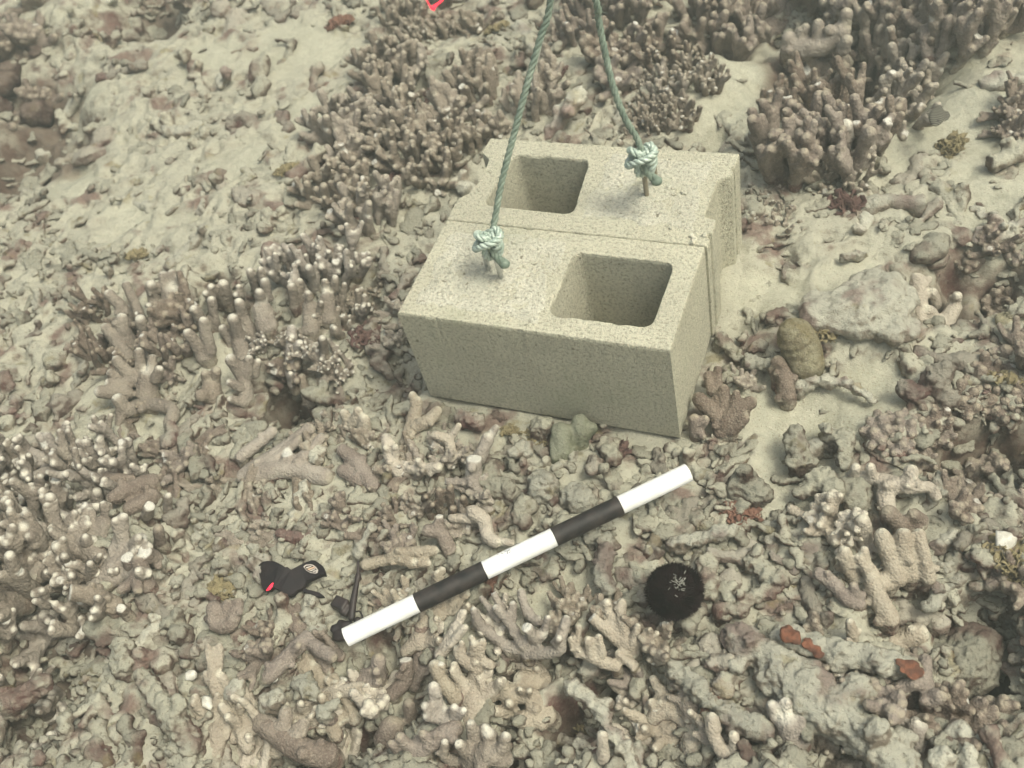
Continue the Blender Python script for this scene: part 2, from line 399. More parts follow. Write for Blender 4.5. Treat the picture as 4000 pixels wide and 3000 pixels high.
def rounded(poly, rads, n=6):
    out = []; k = len(poly)
    for i, p in enumerate(poly):
        r = rads[i] if isinstance(rads, (list, tuple)) else rads
        p = np.array(p, float); a = np.array(poly[i - 1], float) - p; c = np.array(poly[(i + 1) % k], float) - p
        a /= np.linalg.norm(a); c /= np.linalg.norm(c); ang = math.acos(np.clip(a @ c, -1, 1))
        if r < 1e-5 or ang > 3.1: out.append(p); continue
        d = r / math.tan(ang / 2)
        p0, p1 = p + a * d, p + c * d
        for t in np.linspace(0, 1, n): out.append((1 - t) ** 2 * p0 + 2 * t * (1 - t) * p + t * t * p1)
    return out
def densify(poly, step=.006):
    out = []
    for i, p in enumerate(poly):
        q = np.array(poly[(i + 1) % len(poly)]); p = np.array(p); n = max(1, int(np.linalg.norm(q - p) / step))
        for j in range(n): out.append(p + (q - p) * j / n)
    return np.array(out)
def inset(poly, d):
    nx = np.roll(poly, -1, 0) - np.roll(poly, 1, 0); nx /= np.linalg.norm(nx, axis=1)[:, None] + 1e-9
    nrm = np.stack([-nx[:, 1], nx[:, 0]], 1); return poly + nrm * d          # CCW: left normal is inwards
def block_mesh(outer, hole, H, seed):
    bm = bmesh.new(); rings = []
    for poly, sgn in ((densify(outer), 1), (densify(hole), -1)):
        P3 = np.stack([poly[:, 0], poly[:, 1], np.zeros(len(poly))], 1)
        loops = []
        chip = 0.0035 * np.maximum(fbm(P3, 60, 3, seed + 3) - .30, 0) * 4 + .0016
        for z, ins in ((0, .001), (.003, 0), (H * .33, 0), (H * .66, 0), (H - .0045, 0), (H - .0012, .45), (H, 1.0)):
            dd = chip * ins if ins and z > .01 else ins * np.ones(len(poly)) if z < .01 else 0 * chip
            q = inset(poly, 1) - poly
            jit = (.0006 if z > H - .006 else .0002) * vnoise(np.stack([poly[:, 0] * 150, poly[:, 1] * 150, np.full(len(poly), (z if z > H - .006 else 0) * 150)], 1), seed)
            taper = (H - z) / H * (0.006 if sgn < 0 else 0)
            pp = poly + q * (dd * sgn + jit - taper * 0)[:, None]
            loops.append([bm.verts.new((a, b_, z)) for a, b_ in pp])
        for a, b_ in zip(loops[:-1], loops[1:]):
            n = len(a)
            for i in range(n):
                f = (a[i], a[(i + 1) % n], b_[(i + 1) % n], b_[i]); bm.faces.new(f if sgn > 0 else f[::-1])
        rings.append((loops[0], loops[-1]))
    for k, up in ((1, True), (0, False)):
        ed = []
        for r in rings:
            l = r[k]
            for i in range(len(l)):
                e = bm.edges.get((l[i], l[(i + 1) % len(l)])); ed.append(e)
        res = bmesh.ops.triangle_fill(bm, edges=ed, use_beauty=True)
        for g in res['geom']:
            if isinstance(g, bmesh.types.BMFace) and (g.normal.z > 0) != up: g.normal_flip()
    me = bpy.data.meshes.new('block'); bm.to_mesh(me); bm.free(); return me
def mortar_patch(x0, x1, y0, y1, H, seed, amp=.0028, lift=.0006):
    xs = np.arange(x0, x1, .0016); ys = np.arange(y0, y1, .0016); X, Y = np.meshgrid(xs, ys); x, y = X.ravel(), Y.ravel()
    P = np.stack([x, y, 0 * x], 1)
    ex = np.minimum(np.minimum(x - x0, x1 - x), np.minimum(y - y0, y1 - y)) + .012 * fbm(P, 40, 3, seed + 9)
    e = smooth(.002, .014, ex)
    n = fbm(P, 45, 3, seed); n2 = fbm(P, 170, 3, seed + 4)
    cr = np.maximum(n2 - .22, 0) * 2.2 * smooth(-.1, .35, fbm(P, 20, 2, seed + 6))
    z = H - .003 + e * (.003 + lift + amp * .55 * np.maximum(n, -.35) + amp * .30 * n2 + amp * cr)
    nx, ny = len(xs), len(ys); i = np.arange(nx * ny).reshape(ny, nx)
    F = np.stack([i[:-1, :-1].ravel(), i[:-1, 1:].ravel(), i[1:, 1:].ravel(), i[1:, :-1].ravel()], 1)
    me = mesh_np('mortar_fill', np.stack([x, y, z], 1), F); w2 = smooth(-.35, .1, fbm(P, 16, 2, seed + 12))
    set_attr(me, 'edge', .95 * w2 * np.exp(-((ex - .0055) / .0019) ** 2)); return me
M_STEEL = simple('galvanised_steel', (0.55, 0.57, 0.58), .25, .5, 1.0, 200, .0004)
M_STEELB = simple('dull_steel', (0.30, 0.27, 0.21), .5, .5, .6, 200, .0006)

bA = empty('concrete_block', (0, 0, 0))
tag(bA, 'front concrete block of the joined pair, its smooth front face toward the camera', 'concrete block', 'concrete blocks set side by side')
hole = rounded([(.213, .034), (.356, .034), (.357, .152), (.214, .152)], .016)
body = link('block_body', block_mesh([(0, 0), (.39, 0), (.39, .1898), (0, .1898)], hole, .19, 3), M_CON, bA)
mf = link('mortar_fill', mortar_patch(.010, .207, .012, .180, .19, 5), M_MOR, bA)
bB = empty('concrete_block', (0, 0, 0))
tag(bB, 'rear concrete block of the joined pair, with notched ends and cavity at the left', 'concrete block', 'concrete blocks set side by side')
outB = rounded([(0, .1901), (.393, .1901), (.3935, .206), (.3885, .209), (.3885, .214), (.394, .217), (.394, .2445), (.3755, .2475), (.3775, .324), (.395, .338), (.3955, .347), (.391, .350), (.391, .354), (.3955, .357), (.396, .386), (0, .381),
                (-.002, .345), (.016, .33), (.020, .287), (.012, .250), (-.002, .238)], [0, 0, .002, .001, .001, .002, .003, .006, .012, .002, .002, .001, .001, .002, .003, .003, .003, .008, .02, .004, .003])
hole2 = rounded([(.045, .229), (.187, .227), (.176, .347), (.055, .346)], .015)
link('block_body', block_mesh(outB, hole2, .19, 13), M_CON, bB)
link('mortar_fill', mortar_patch(.192, .372, .212, .374, .19, 25, .0034), M_MOR, bB)
# grooved end flange and loose crumbs
def eye(parent, c, dirv, mat, h=.045, w=.013):
    mb = MB(); d = np.array([*dirv, 0.0]); d /= np.linalg.norm(d); pts = []
    for a in np.linspace(0, math.pi, 14): pts.append(np.array(c) + d * (w * math.cos(a)) + np.array([0, 0, h - w + w * math.sin(a)]))
    pts = [np.array(c) + d * w + np.array([0, 0, -.02])] + pts + [np.array(c) - d * w + np.array([0, 0, -.02])]
    mb.tube(pts, [.0038] * len(pts), 10); return link('eye_loop', mb.mesh('eye_loop'), mat, parent)
EY1 = np.array([.114, .094, .19]); EY2 = np.array([.288, .292, .19])
eye(bA, EY1, (1, -.5), M_STEEL); eye(bB, EY2, (.3, 1), M_STEELB)
def crumb_mesh(seed, r):
    mb = MB(); rg = np.random.default_rng(seed)
    for _ in range(4): mb.ball(rg.normal(0, r * .35, 3) * [1, 1, .5], r * rg.uniform(.5, .9), (1, 1, .6), 8)
    me = remesh(mb, 'crumb', r * .2, 1); roughen(me, r * .3, 1.2 / r, 2, seed); return me
cr = [crumb_mesh(i, .004) for i in range(4)]
for i, (px, py, s, par) in enumerate([(.386, .209, 1.3, bB), (.352, .232, 1.0, bB), (.335, .216, .8, bB), (.372, .200, 1.5, bA if False else bB), (.30, .268, .7, bB),
     (.322, .286, .9, bB), (.318, .298, .7, bB), (.335, .290, .8, bB), (.235, .262, .8, bB), (.25, .247, .6, bB), (.35, .35, .6, bB), (.296, .36, .7, bB),
     (.12, .155, .8, bA), (.135, .145, .7, bA), (.16, .15, .6, bA), (.18, .14, .6, bA), (.19, .01, .6, bA), (.16, .055, .5, bA), (.05, .12, .5, bA)]):
    o = link('mortar_crumb', cr[i % 4] if cr[i % 4].materials else cr[i % 4], None if cr[i % 4].materials else M_MOR, par)
    o.location = (px, py, .1915); o.scale = (s, s, s); o.rotation_euler = (0, 0, i)

# ------------------------------------------------------------------ ropes
def rope_material():
    m, nt, b = newmat('green_rope'); tc = nt.nodes.new('ShaderNodeTexCoord'); v = tc.outputs['Object']
    n = noise_n(nt, v, 60, 4, .7); f = noise_n(nt, v, 700, 2, .6)
    col = mix(nt, sstep(nt, n, .35, .65), (0.13, 0.175, 0.135), (0.24, 0.29, 0.23)); col = mix(nt, mth(nt, 'MULTIPLY', sstep(nt, f, .5, .7), .5), col, (0.08, 0.12, 0.09))
    nt.links.new(col, b.inputs['Base Color']); b.inputs['Roughness'].default_value = .65; bump(nt, b, f, .6, .001); return m
def knot_material():
    m, nt, b = newmat('green_rope_clean'); tc = nt.nodes.new('ShaderNodeTexCoord'); v = tc.outputs['Object']
    n = noise_n(nt, v, 90, 4, .7); f = noise_n(nt, v, 600, 2, .6)
    col = mix(nt, sstep(nt, n, .35, .65), (0.29, 0.37, 0.31), (0.47, 0.54, 0.47)); nt.links.new(col, b.inputs['Base Color'])
    b.inputs['Roughness'].default_value = .28; b.inputs['Specular IOR Level'].default_value = .8; bump(nt, b, f, .5, .0008); return m
M_ROPE = rope_material(); M_KNOT = knot_material()
def catmull(P, n=12, closed=False):
    P = [np.array(p, float) for p in P]; out = []; k = len(P)
    rngi = range(k) if closed else range(k - 1)
    for i in rngi:
        p0 = P[i - 1] if (closed or i > 0) else P[0] * 2 - P[1]; p1 = P[i]; p2 = P[(i + 1) % k]
        p3 = P[(i + 2) % k] if (closed or i + 2 < k) else P[-1] * 2 - P[-2]
        for t in np.linspace(0, 1, n, endpoint=False):
            out.append(.5 * ((2 * p1) + (-p0 + p2) * t + (2 * p0 - 5 * p1 + 4 * p2 - p3) * t * t + (-p0 + 3 * p1 - 3 * p2 + p3) * t ** 3))
    if not closed: out.append(P[-1])
    return out
def resample(P, step):
    P = np.array(P); s = np.concatenate([[0], np.cumsum(np.linalg.norm(np.diff(P, axis=0), axis=1))])
    t = np.arange(0, s[-1], step); return np.stack([np.interp(t, s, P[:, k]) for k in range(3)], 1), t
def strands(mb, path, r_rope, pitch, r_str, step=.003, fluff=0):
    P, t = resample(path, step); T = np.gradient(P, axis=0); T /= np.linalg.norm(T, axis=1)[:, None]
    n = np.cross(T[0], [0, 0, 1.0]);
    if np.linalg.norm(n) < .1: n = np.cross(T[0], [1.0, 0, 0])
    n /= np.linalg.norm(n); fr = []
    for k in T:
        n = n - k * (n @ k); n /= np.linalg.norm(n); fr.append((n, np.cross(k, n)))
    for s in range(3):
        pts = []
        for p, tt, (a, b_) in zip(P, t, fr):
            ph = 2 * math.pi * (tt / pitch + s / 3); pts.append(p + r_rope * (math.cos(ph) * a + math.sin(ph) * b_))
        mb.tube(pts, [r_str * (1 + .06 * math.sin(i * .7 + s)) for i in range(len(pts))], 8)
APEX = np.array([.226, .287, .66])
def rope(label, eyep, px, d0, d1, knot_c, seed):
    base = empty('rope', tuple(eyep)); tag(base, label, 'rope', 'green ropes tied to the concrete blocks')
    E = np.array(eyep)
    pts = [np.array(knot_c)] + [at_d(u, v, d0 + (d1 - d0) * i / (len(px) - 1)) for i, (u, v) in enumerate(px)]
    pts.append(APEX)
    mb = MB(); strands(mb, [p - E for p in catmull(pts)], .0023, .030, .0025); L_ = [p - E for p in catmull(pts)]
    for _ in range(150):
        i = rng.integers(1, len(L_) - 1); s_ = unit(rng.normal(0, 1, 3)); p = L_[i] + (L_[i + 1] - L_[i]) * rng.random() + s_ * .004; e = p + s_ * rng.uniform(.002, .006) + rng.normal(0, .002, 3)
        mb.tube([p, (p + e) / 2 + rng.normal(0, .0006, 3), e], [.00028, .00022, .0001], 4)
    link('line', mb.mesh('line'), M_ROPE, base)
    # the knot: a doubled, tightly wound turn of the same rope round the eye loop
    rg = np.random.default_rng(seed); K = np.array(knot_c) - E
    mb = MB(); path = []
    for a in np.linspace(0, 2 * math.pi * 2, 34):            # trefoil-like knot
        x = math.sin(a) + 1.7 * math.sin(2 * a); y = math.cos(a) - 1.7 * math.cos(2 * a); z = -math.sin(3 * a)
        path.append(K + np.array([x * .0070, z * .0095, y * .0098]) + rg.normal(0, .0006, 3))
    strands(mb, catmull(path[:18], 4, True), .0026, .024, .0028, .002)
    lp = catmull([K + [0.004, 0.002, .012], K + [.017, -.004, .004], K + [.010, -.006, -.018], np.array([.002, 0, .040]), K + [-.010, .004, -.018], K + [-.016, .003, .002], K + [-.003, 0, .014]], 8)
    strands(mb, lp, .0026, .024, .0028, .002)
    lp = catmull([K + [-.018, -.012, -.004], K + [-.006, -.017, .006], K + [.010, -.014, .012], K + [.018, 0, .013], K + [.006, .014, .008], K + [-.014, .012, 0], K + [-.020, 0, -.006]], 8, True)
    strands(mb, lp, .0026, .024, .0028, .002)
    link('knot', mb.mesh('knot'), M_KNOT, base)
    mb = MB(); strands(mb, catmull([K + [.004, -.006, -.004], K + [.011, -.012, -.016], K + [.019, -.012, -.024]], 6), .0028, .03, .0034, .002)
    mb.ball(K + [.020, -.013, -.026], .0075, (1.1, 1, .9)); link('rope_end', mb.mesh('rope_end'), M_ROPE, base)
    return base
k1 = at_d(1915, 945, 1.447); k2 = at_d(2512, 620, 1.475)
rope('green twisted rope knotted to the steel loop in the front concrete block', EY1, [(1932, 860), (1962, 700), (2010, 515), (2062, 320), (2110, 150), (2150, 0)], 1.44, 1.38, k1, 1)
rope('green twisted rope knotted to the steel loop in the rear concrete block', EY2, [(2490, 545), (2440, 460), (2395, 340), (2362, 200), (2335, 60), (2327, 0)], 1.462, 1.385, k2, 2)

# ------------------------------------------------------------------ scale bar
def scale_bar():
    a = at_z(1350, 2490, .035); b = at_z(2690, 1845, .055)
    d = b - a; L = np.linalg.norm(d); d /= L
    o = empty('scale_bar', tuple((a + b) / 2)); o.rotation_euler = Vector(d).to_track_quat('X', 'Z').to_euler()
    tag(o, 'straight plastic scale bar banded white and black, lying over the coral rubble', 'scale bar')
    W = simple('white_plastic', (0.86, 0.86, 0.85), .4, .4, 0, 60, .0004, (0.76, 0.76, 0.72), 22); K = simple('black_tape', (0.010, 0.009, 0.009), .55, .35, 0, 150, .0008, (0.035, 0.028, 0.025), 60)
    r = .0124; cuts = [0, .2035, .400, .602, .797, 1.0]
    for i in range(5):
        x0, x1 = (cuts[i] - .5) * L, (cuts[i + 1] - .5) * L; mb = MB(); rr = r if i % 2 == 0 else r + .0004; seg = 40
        V = []; F = []; prof = []
        if i % 2 == 0:
            prof = [(x0, rr - .003), (x0, rr - .0004), (x0 + .0004, rr), (x1 - .0004, rr), (x1, rr - .0004), (x1, rr - .003)]
            prof += [(x1 - .03, rr - .003), (x0 + .03, rr - .003)] if i in (0, 4) else []
        else: prof = [(x0 + .0002, rr - .002), (x0 + .0002, rr), (x1 - .0002, rr), (x1 - .0002, rr - .002)]
        for x, q in prof:
            for k in range(seg): t = 2 * math.pi * k / seg; V.append((x, q * math.cos(t), q * math.sin(t)))
        m = len(prof)
        for j in range(m - 1):
            for k in range(seg): F.append((j * seg + k, j * seg + (k + 1) % seg, (j + 1) * seg + (k + 1) % seg, (j + 1) * seg + k))
        me = mesh_np('band', V, F, True)
        me.set_sharp_from_angle(angle=R(40))
        link('white_band' if i % 2 == 0 else 'black_band', me, W if i % 2 == 0 else K, o)
    # broken dot-matrix printing on the middle white band
    mb = MB(); mk = simple('printed_ink', (0.05, 0.05, 0.05), .7)
    c = (.4 - .5) * L
    dots = [(485, 735, -25, 3), (570, 790, 40, 2), (635, 815, 60, 2), (655, 665, 30, 2.4), (690, 690, -30, 2.4), (765, 625, 75, 3), (745, 710, 20, 2), (730, 770, 0, 2),
            (828, 595, 80, 3.4), (888, 578, 70, 3), (915, 590, 12, 3), (948, 550, 80, 3.4), (885, 695, 60, 2), (908, 650, 75, 3), (925, 685, 0, 2), (985, 655, 30, 2), (1022, 640, 0, 2), (1020, 585, 60, 2), (1005, 530, 80, 2.4), (1000, 490, 80, 2)]
    Mi = Matrix.Translation(o.location) @ o.rotation_euler.to_matrix().to_4x4(); Mi = Mi.inverted()
    for x, y, an, ln in dots:
        u, v = 1900 + x / 11.06, 2100 + y / 11.06
        rd = ray(u, v); P0 = Mi @ Vector(CAM); D = (Mi.to_3x3() @ Vector(rd)).normalized()
        A = D.y ** 2 + D.z ** 2; B = P0.y * D.y + P0.z * D.z; Cc = P0.y ** 2 + P0.z ** 2 - (r + .0001) ** 2
        disc = B * B - A * Cc
        if disc < 0: continue
        p = P0 + D * ((-B - math.sqrt(disc)) / A); th = math.atan2(p.z, p.y)
        l = ln * .00055; w = .0009; ca, sa = math.cos(R(an)), math.sin(R(an)); q = []
        for s, t in ((-l, -w), (l, -w), (l, w), (-l, w)):
            ax = s * ca - t * sa; ar = s * sa + t * ca
            q.append((p.x + ax * .5, (r + .00015) * math.cos(th + ar * .5 / r), (r + .00015) * math.sin(th + ar * .5 / r)))
        q2 = [(a_, y_ * .99, z_ * .99) for a_, y_, z_ in q]
        mb.add(q + q2, [(0, 1, 2, 3), (7, 6, 5, 4), (0, 4, 5, 1), (1, 5, 6, 2), (2, 6, 7, 3), (3, 7, 4, 0)])
    link('printed_mark', mb.mesh('printed_mark', False), mk, o)
scale_bar()

# ------------------------------------------------------------------ labels that single a thing out
MARKS = [('the black sea urchin', 2635, 2310), ('the black strap', 1120, 2260), ('the black clamp tool', 1385, 2400), ('the bar right end', 2690, 1850),
         ('the scale bar middle', 2020, 2170), ('the bar left end', 1400, 2470), ('the left block corner', 1600, 1400),
         ('the right block corner', 2640, 1600), ('the rear right block corner', 2870, 700), ('the rear left block corner', 1850, 620),
         ('the left seam end', 1740, 860), ('the front block foot', 2150, 1680), ('the rope tops', 2230, 100), ('the small striped fish', 3660, 455),
         ('the pale boulder', 3330, 1230), ('the olive column coral', 3120, 1370), ('the upper left corner', 0, 0), ('the upper right corner', 4000, 0),
         ('the lower left corner', 0, 3000), ('the lower right corner', 4000, 3000), ('the left photo edge', 0, 1500), ('the right photo edge', 4000, 1600),
         ('the bottom photo edge', 2000, 3000), ('the top photo edge', 1200, 0), ('the yellow crusted nodule', 540, 1015), ('the red glow at the top', 1700, 30),
         ('the dark coral pit', 1100, 1500), ('the left coral thicket', 800, 1250), ('the open sand at right', 3800, 500), ('the orange sponge limb', 3150, 2500)]
MP = np.array([[m[1], m[2]] for m in MARKS], float)
REG = []      # (object, head phrase, u, v, category, group)
def register(o, head, u, v, cat, group):
    o['category'] = cat; o['group'] = group; REG.append((o, head, u, v))
import re
def nw(t): return len(re.findall(r"[A-Za-z]+", t))
def finish_labels():
    by = {}
    for o, head, u, v in REG:
        d = np.hypot(MP[:, 0] - u, MP[:, 1] - v); k = int(np.argmin(d)); dx, dy = u - MP[k, 0], v - MP[k, 1]
        ang = math.degrees(math.atan2(-dy, dx)) % 360; w = ['right of', 'above right of', 'above', 'above left of', 'left of', 'below left of', 'below', 'below right of'][int(((ang + 22.5) % 360) // 45)]
        far = 'close' if d[k] < 170 else ('a bit' if d[k] < 340 else 'well')
        ph = f"{head} {far} {w} {MARKS[k][0]}"
        if nw(ph) > 12: ph = f"{head} {w} {MARKS[k][0]}"
        for cutw in (' with ', ' on ', ' leaning ', ' reaching ', ' over ', ' beside ', ' near ', ' under ', ' at ', ' lying ', ' crowned ', ' in ', ' from '):
            if nw(ph) > 12 and cutw in head: head = head.split(cutw)[0]; ph = f"{head} {w} {MARKS[k][0]}"
        by.setdefault(ph, []).append((u, v, o))
    ordn = ['leftmost', 'second from left', 'third from left', 'fourth from left', 'fifth from left', 'sixth from left', 'seventh from left', 'eighth from left', 'ninth from left', 'tenth from left', 'eleventh from left', 'twelfth from left']
    for k, l in by.items():
        l.sort(key=lambda t: t[0])
        for i, (u, v, o) in enumerate(l):
            if len(l) == 1: o['label'] = k
            elif len(l) == 2: o['label'] = k + (', the left one' if i == 0 else ', the right one')
            else: o['label'] = k + ', ' + (ordn[i] if i < len(l) - 1 or i > 11 else 'rightmost') if i < 12 else k
def head_words(*w): return ' '.join(w)

# ------------------------------------------------------------------ coral and dead coral builders
def dress(me, tips, cuts, base_fn=None, dead=False):
    """tips/cuts: (point, direction, radius) -> vertex attributes"""
    V = get_V(me); t = np.zeros(len(V)); c = np.zeros(len(V))
    for p, d, r in tips:
        q = V - (p + d * r * .9); t = np.maximum(t, 1 - smooth(.30 * r, 1.1 * r, np.linalg.norm(q, axis=1)))
    for p, d, r in cuts:
        q = V - p; ax = q @ d; rad = np.linalg.norm(q - ax[:, None] * d, axis=1)
        c = np.maximum(c, smooth(-.25 * r, -.05 * r, ax) * (1 - smooth(.85 * r, 1.1 * r, rad)) * (ax < r))
    set_attr(me, 'tip', t * .72); set_attr(me, 'cut', c * .75)
    z = V[:, 2] if base_fn is None else base_fn(V)
    set_attr(me, 'age', 1 - smooth(.004, .022, z))
def coral_proto(name, seed, style, n, fl, fr, spread, vox=.0023):
    rg = np.random.default_rng(seed); mb = MB(); tips = []; cuts = []
    def finger(p, d, L, r, depth):
        pts = [np.array(p)]; rr = [r * 1.12]; k = 4; d = unit(d)
        for i in range(k):
            d = unit(d + rg.normal(0, .13, 3) + [0, 0, .10]); pts.append(pts[-1] + d * L / k); rr.append(r * (1.10 - .07 * (i + 1)))
        flat = rg.random() < .06
        mb.tube(pts, rr, 12, caps=('round', 'flat' if flat else 'round'))
        (cuts if flat else tips).append((pts[-1], d, rr[-1] * (1 if depth else .8)))
        for _ in range(rg.integers(1, 4) if depth else rg.integers(0, 2)):
            i = rg.integers(1, k); s = unit(np.cross(d, rg.normal(0, 1, 3)))
            if depth: finger(pts[i], unit(d + s * .55), L * rg.uniform(.4, .65), r * rg.uniform(.82, .95), depth - 1)
            else:
                q = pts[i] + s * r * .75; mb.ball(q, r * rg.uniform(.45, .65), seg=10)
    if style == 'upright':
        mb.ball((0, 0, .0), spread * .55, (1, 1, .35))
        for i in range(n):
            a = i * 2.4 + rg.uniform(-.3, .3); q = spread * math.sqrt((i + .5) / n); p = np.array([q * math.cos(a), q * math.sin(a), -.004])
            finger(p * .7 + [0, 0, 0], (p[0] / spread * .55, p[1] / spread * .55, 1), fl * rg.uniform(.65, 1.15), fr * rg.uniform(.85, 1.15), 1)
    elif style == 'bush':
        mb.ball((0, 0, .004), spread * .35, (1, 1, .6))
        for i in range(n):
            a = i * 2.4; el = rg.uniform(.15, 1.2); finger((0, 0, .006), (math.cos(a) * math.cos(el), math.sin(a) * math.cos(el), math.sin(el)), fl * rg.uniform(.8, 1.3), fr * rg.uniform(.85, 1.1), 1)
    elif style == 'hand':
        mb.tube([(-fl * .6, 0, .004), (0, 0, .012)], [fr * 1.5, fr * 2.2], 12); mb.ball((0, 0, .012), fr * 2.3, (1.1, 1.2, .7))
        for i in range(n):
            a = -1.1 + 2.2 * i / (n - 1) + rg.uniform(-.12, .12); finger((fr * math.cos(a), fr * 1.2 * math.sin(a), .012), (math.cos(a), math.sin(a), .35), fl * rg.uniform(.7, 1.2), fr * rg.uniform(.85, 1.1), 1)
    elif style == 'prone':
        for i in range(n):
            y = (i - n / 2) * fr * 1.7; finger((-fl * .6 + rg.uniform(-.01, .01), y, fr * .7), (1, rg.uniform(-.3, .3), .08), fl * rg.uniform(1.2, 1.8), fr * rg.uniform(.9, 1.1), 1)
    elif style == 'knob':
        mb.ball((0, 0, 0), spread * .8, (1, 1, .6))
        for i in range(n):
            a = i * 2.4; q = spread * math.sqrt((i + .5) / n); finger((q * math.cos(a) * .8, q * math.sin(a) * .8, spread * .3 * (1 - (q / spread) ** 2)), (q / spread * math.cos(a), q / spread * math.sin(a), .9), fl * rg.uniform(.4, .8), fr * rg.uniform(.9, 1.3), 0)
    me = remesh(mb, name, vox, 2); roughen(me, .0014, 150, 3, seed); roughen(me, .0022, 45, 2, seed + 1); dress(me, tips, cuts); return me
def rubble_proto(name, seed, style, vox, L=None):
    rg = np.random.default_rng(seed + 100); mb = MB()
    r = rg.uniform(.0055, .0095); L = L or rg.uniform(.035, .085)
    if style in ('stick', 'fork'):
        p = np.array([-L / 2, 0, 0]); d = np.array([1, 0, 0.]); pts = [p]; rr = [r]
        for i in range(5): d = unit(d + rg.normal(0, .22, 3) * [1, 1, .4]); p = p + d * L / 5; pts.append(p); rr.append(r * rg.uniform(.8, 1.2))
        mb.tube(pts, rr, 10, caps=('flat' if rg.random() < .5 else 'round', 'flat' if rg.random() < .4 else 'round'))
        for _ in range(3 if style == 'fork' else rg.integers(1, 4)):
            i = rg.integers(1, 5); s = unit(rg.normal(0, 1, 3) * [1, 1, .5]); q = L * rg.uniform(.2, .5) if style == 'fork' else r * 1.6
            mb.tube([pts[i], pts[i] + s * q * .6, pts[i] + unit(s + [.3, 0, .1]) * q], [r * .9, r * .85, r * .75], 10)
    elif style == 'lump':
        for _ in range(9): mb.ball(rg.normal(0, .011, 3) * [1.2, 1, .55], rg.uniform(.006, .013), (1, 1, .8), 10)
    elif style == 'slab':
        for _ in range(12): mb.ball(rg.uniform(-1, 1, 3) * [.028, .018, .003], rg.uniform(.008, .013), (1, 1, .45), 10)
    me = remesh(mb, name, vox, 1 if vox > .003 else 2)
    roughen(me, .0065, 55, 3, seed); roughen(me, .0042, 150, 3, seed + 5); return me

PROT = []
for i, (st, n, fl, fr, sp) in enumerate([('upright', 19, .062, .0072, .062), ('upright', 14, .072, .0078, .052), ('upright', 22, .054, .0066, .064), ('upright', 11, .064, .0076, .044),
        ('bush', 12, .048, .0080, .04), ('bush', 14, .054, .0074, .05), ('bush', 9, .044, .0085, .04), ('hand', 5, .040, .0085, .04), ('hand', 6, .050, .0078, .04),
        ('prone', 4, .050, .0085, .04), ('prone', 3, .060, .0080, .04), ('knob', 16, .022, .0075, .042), ('knob', 12, .018, .0090, .036), ('upright', 18, .034, .0055, .055)]):
    PROT.append((st, coral_proto('finger_coral_%s' % st, 40 + i, st, n, fl, fr, sp)))
NAMEW = {'upright': 'upright coral', 'bush': 'bushy coral', 'hand': 'fan-shaped coral', 'prone': 'sprawling coral', 'knob': 'knobbly coral head'}
def inst(name, me, mat, loc, rot, sc):
    o = bpy.data.objects.new(name, me); COL.objects.link(o)
    if not me.materials: me.materials.append(mat)
    o.material_slots[0].link = 'OBJECT'; o.material_slots[0].material = mat
    o.location = loc; o.rotation_euler = rot; o.scale = (sc, sc, sc) if np.isscalar(sc) else sc; return o
TAKEN = []
def free(u, v, r):
    for a, b, c in TAKEN:
        if (a - u) ** 2 + (b - v) ** 2 < (r + c) ** 2: return False
    return True
def in_block(x, y, m=0.0): return -m < x < .40 + m and -m < y < .385 + m

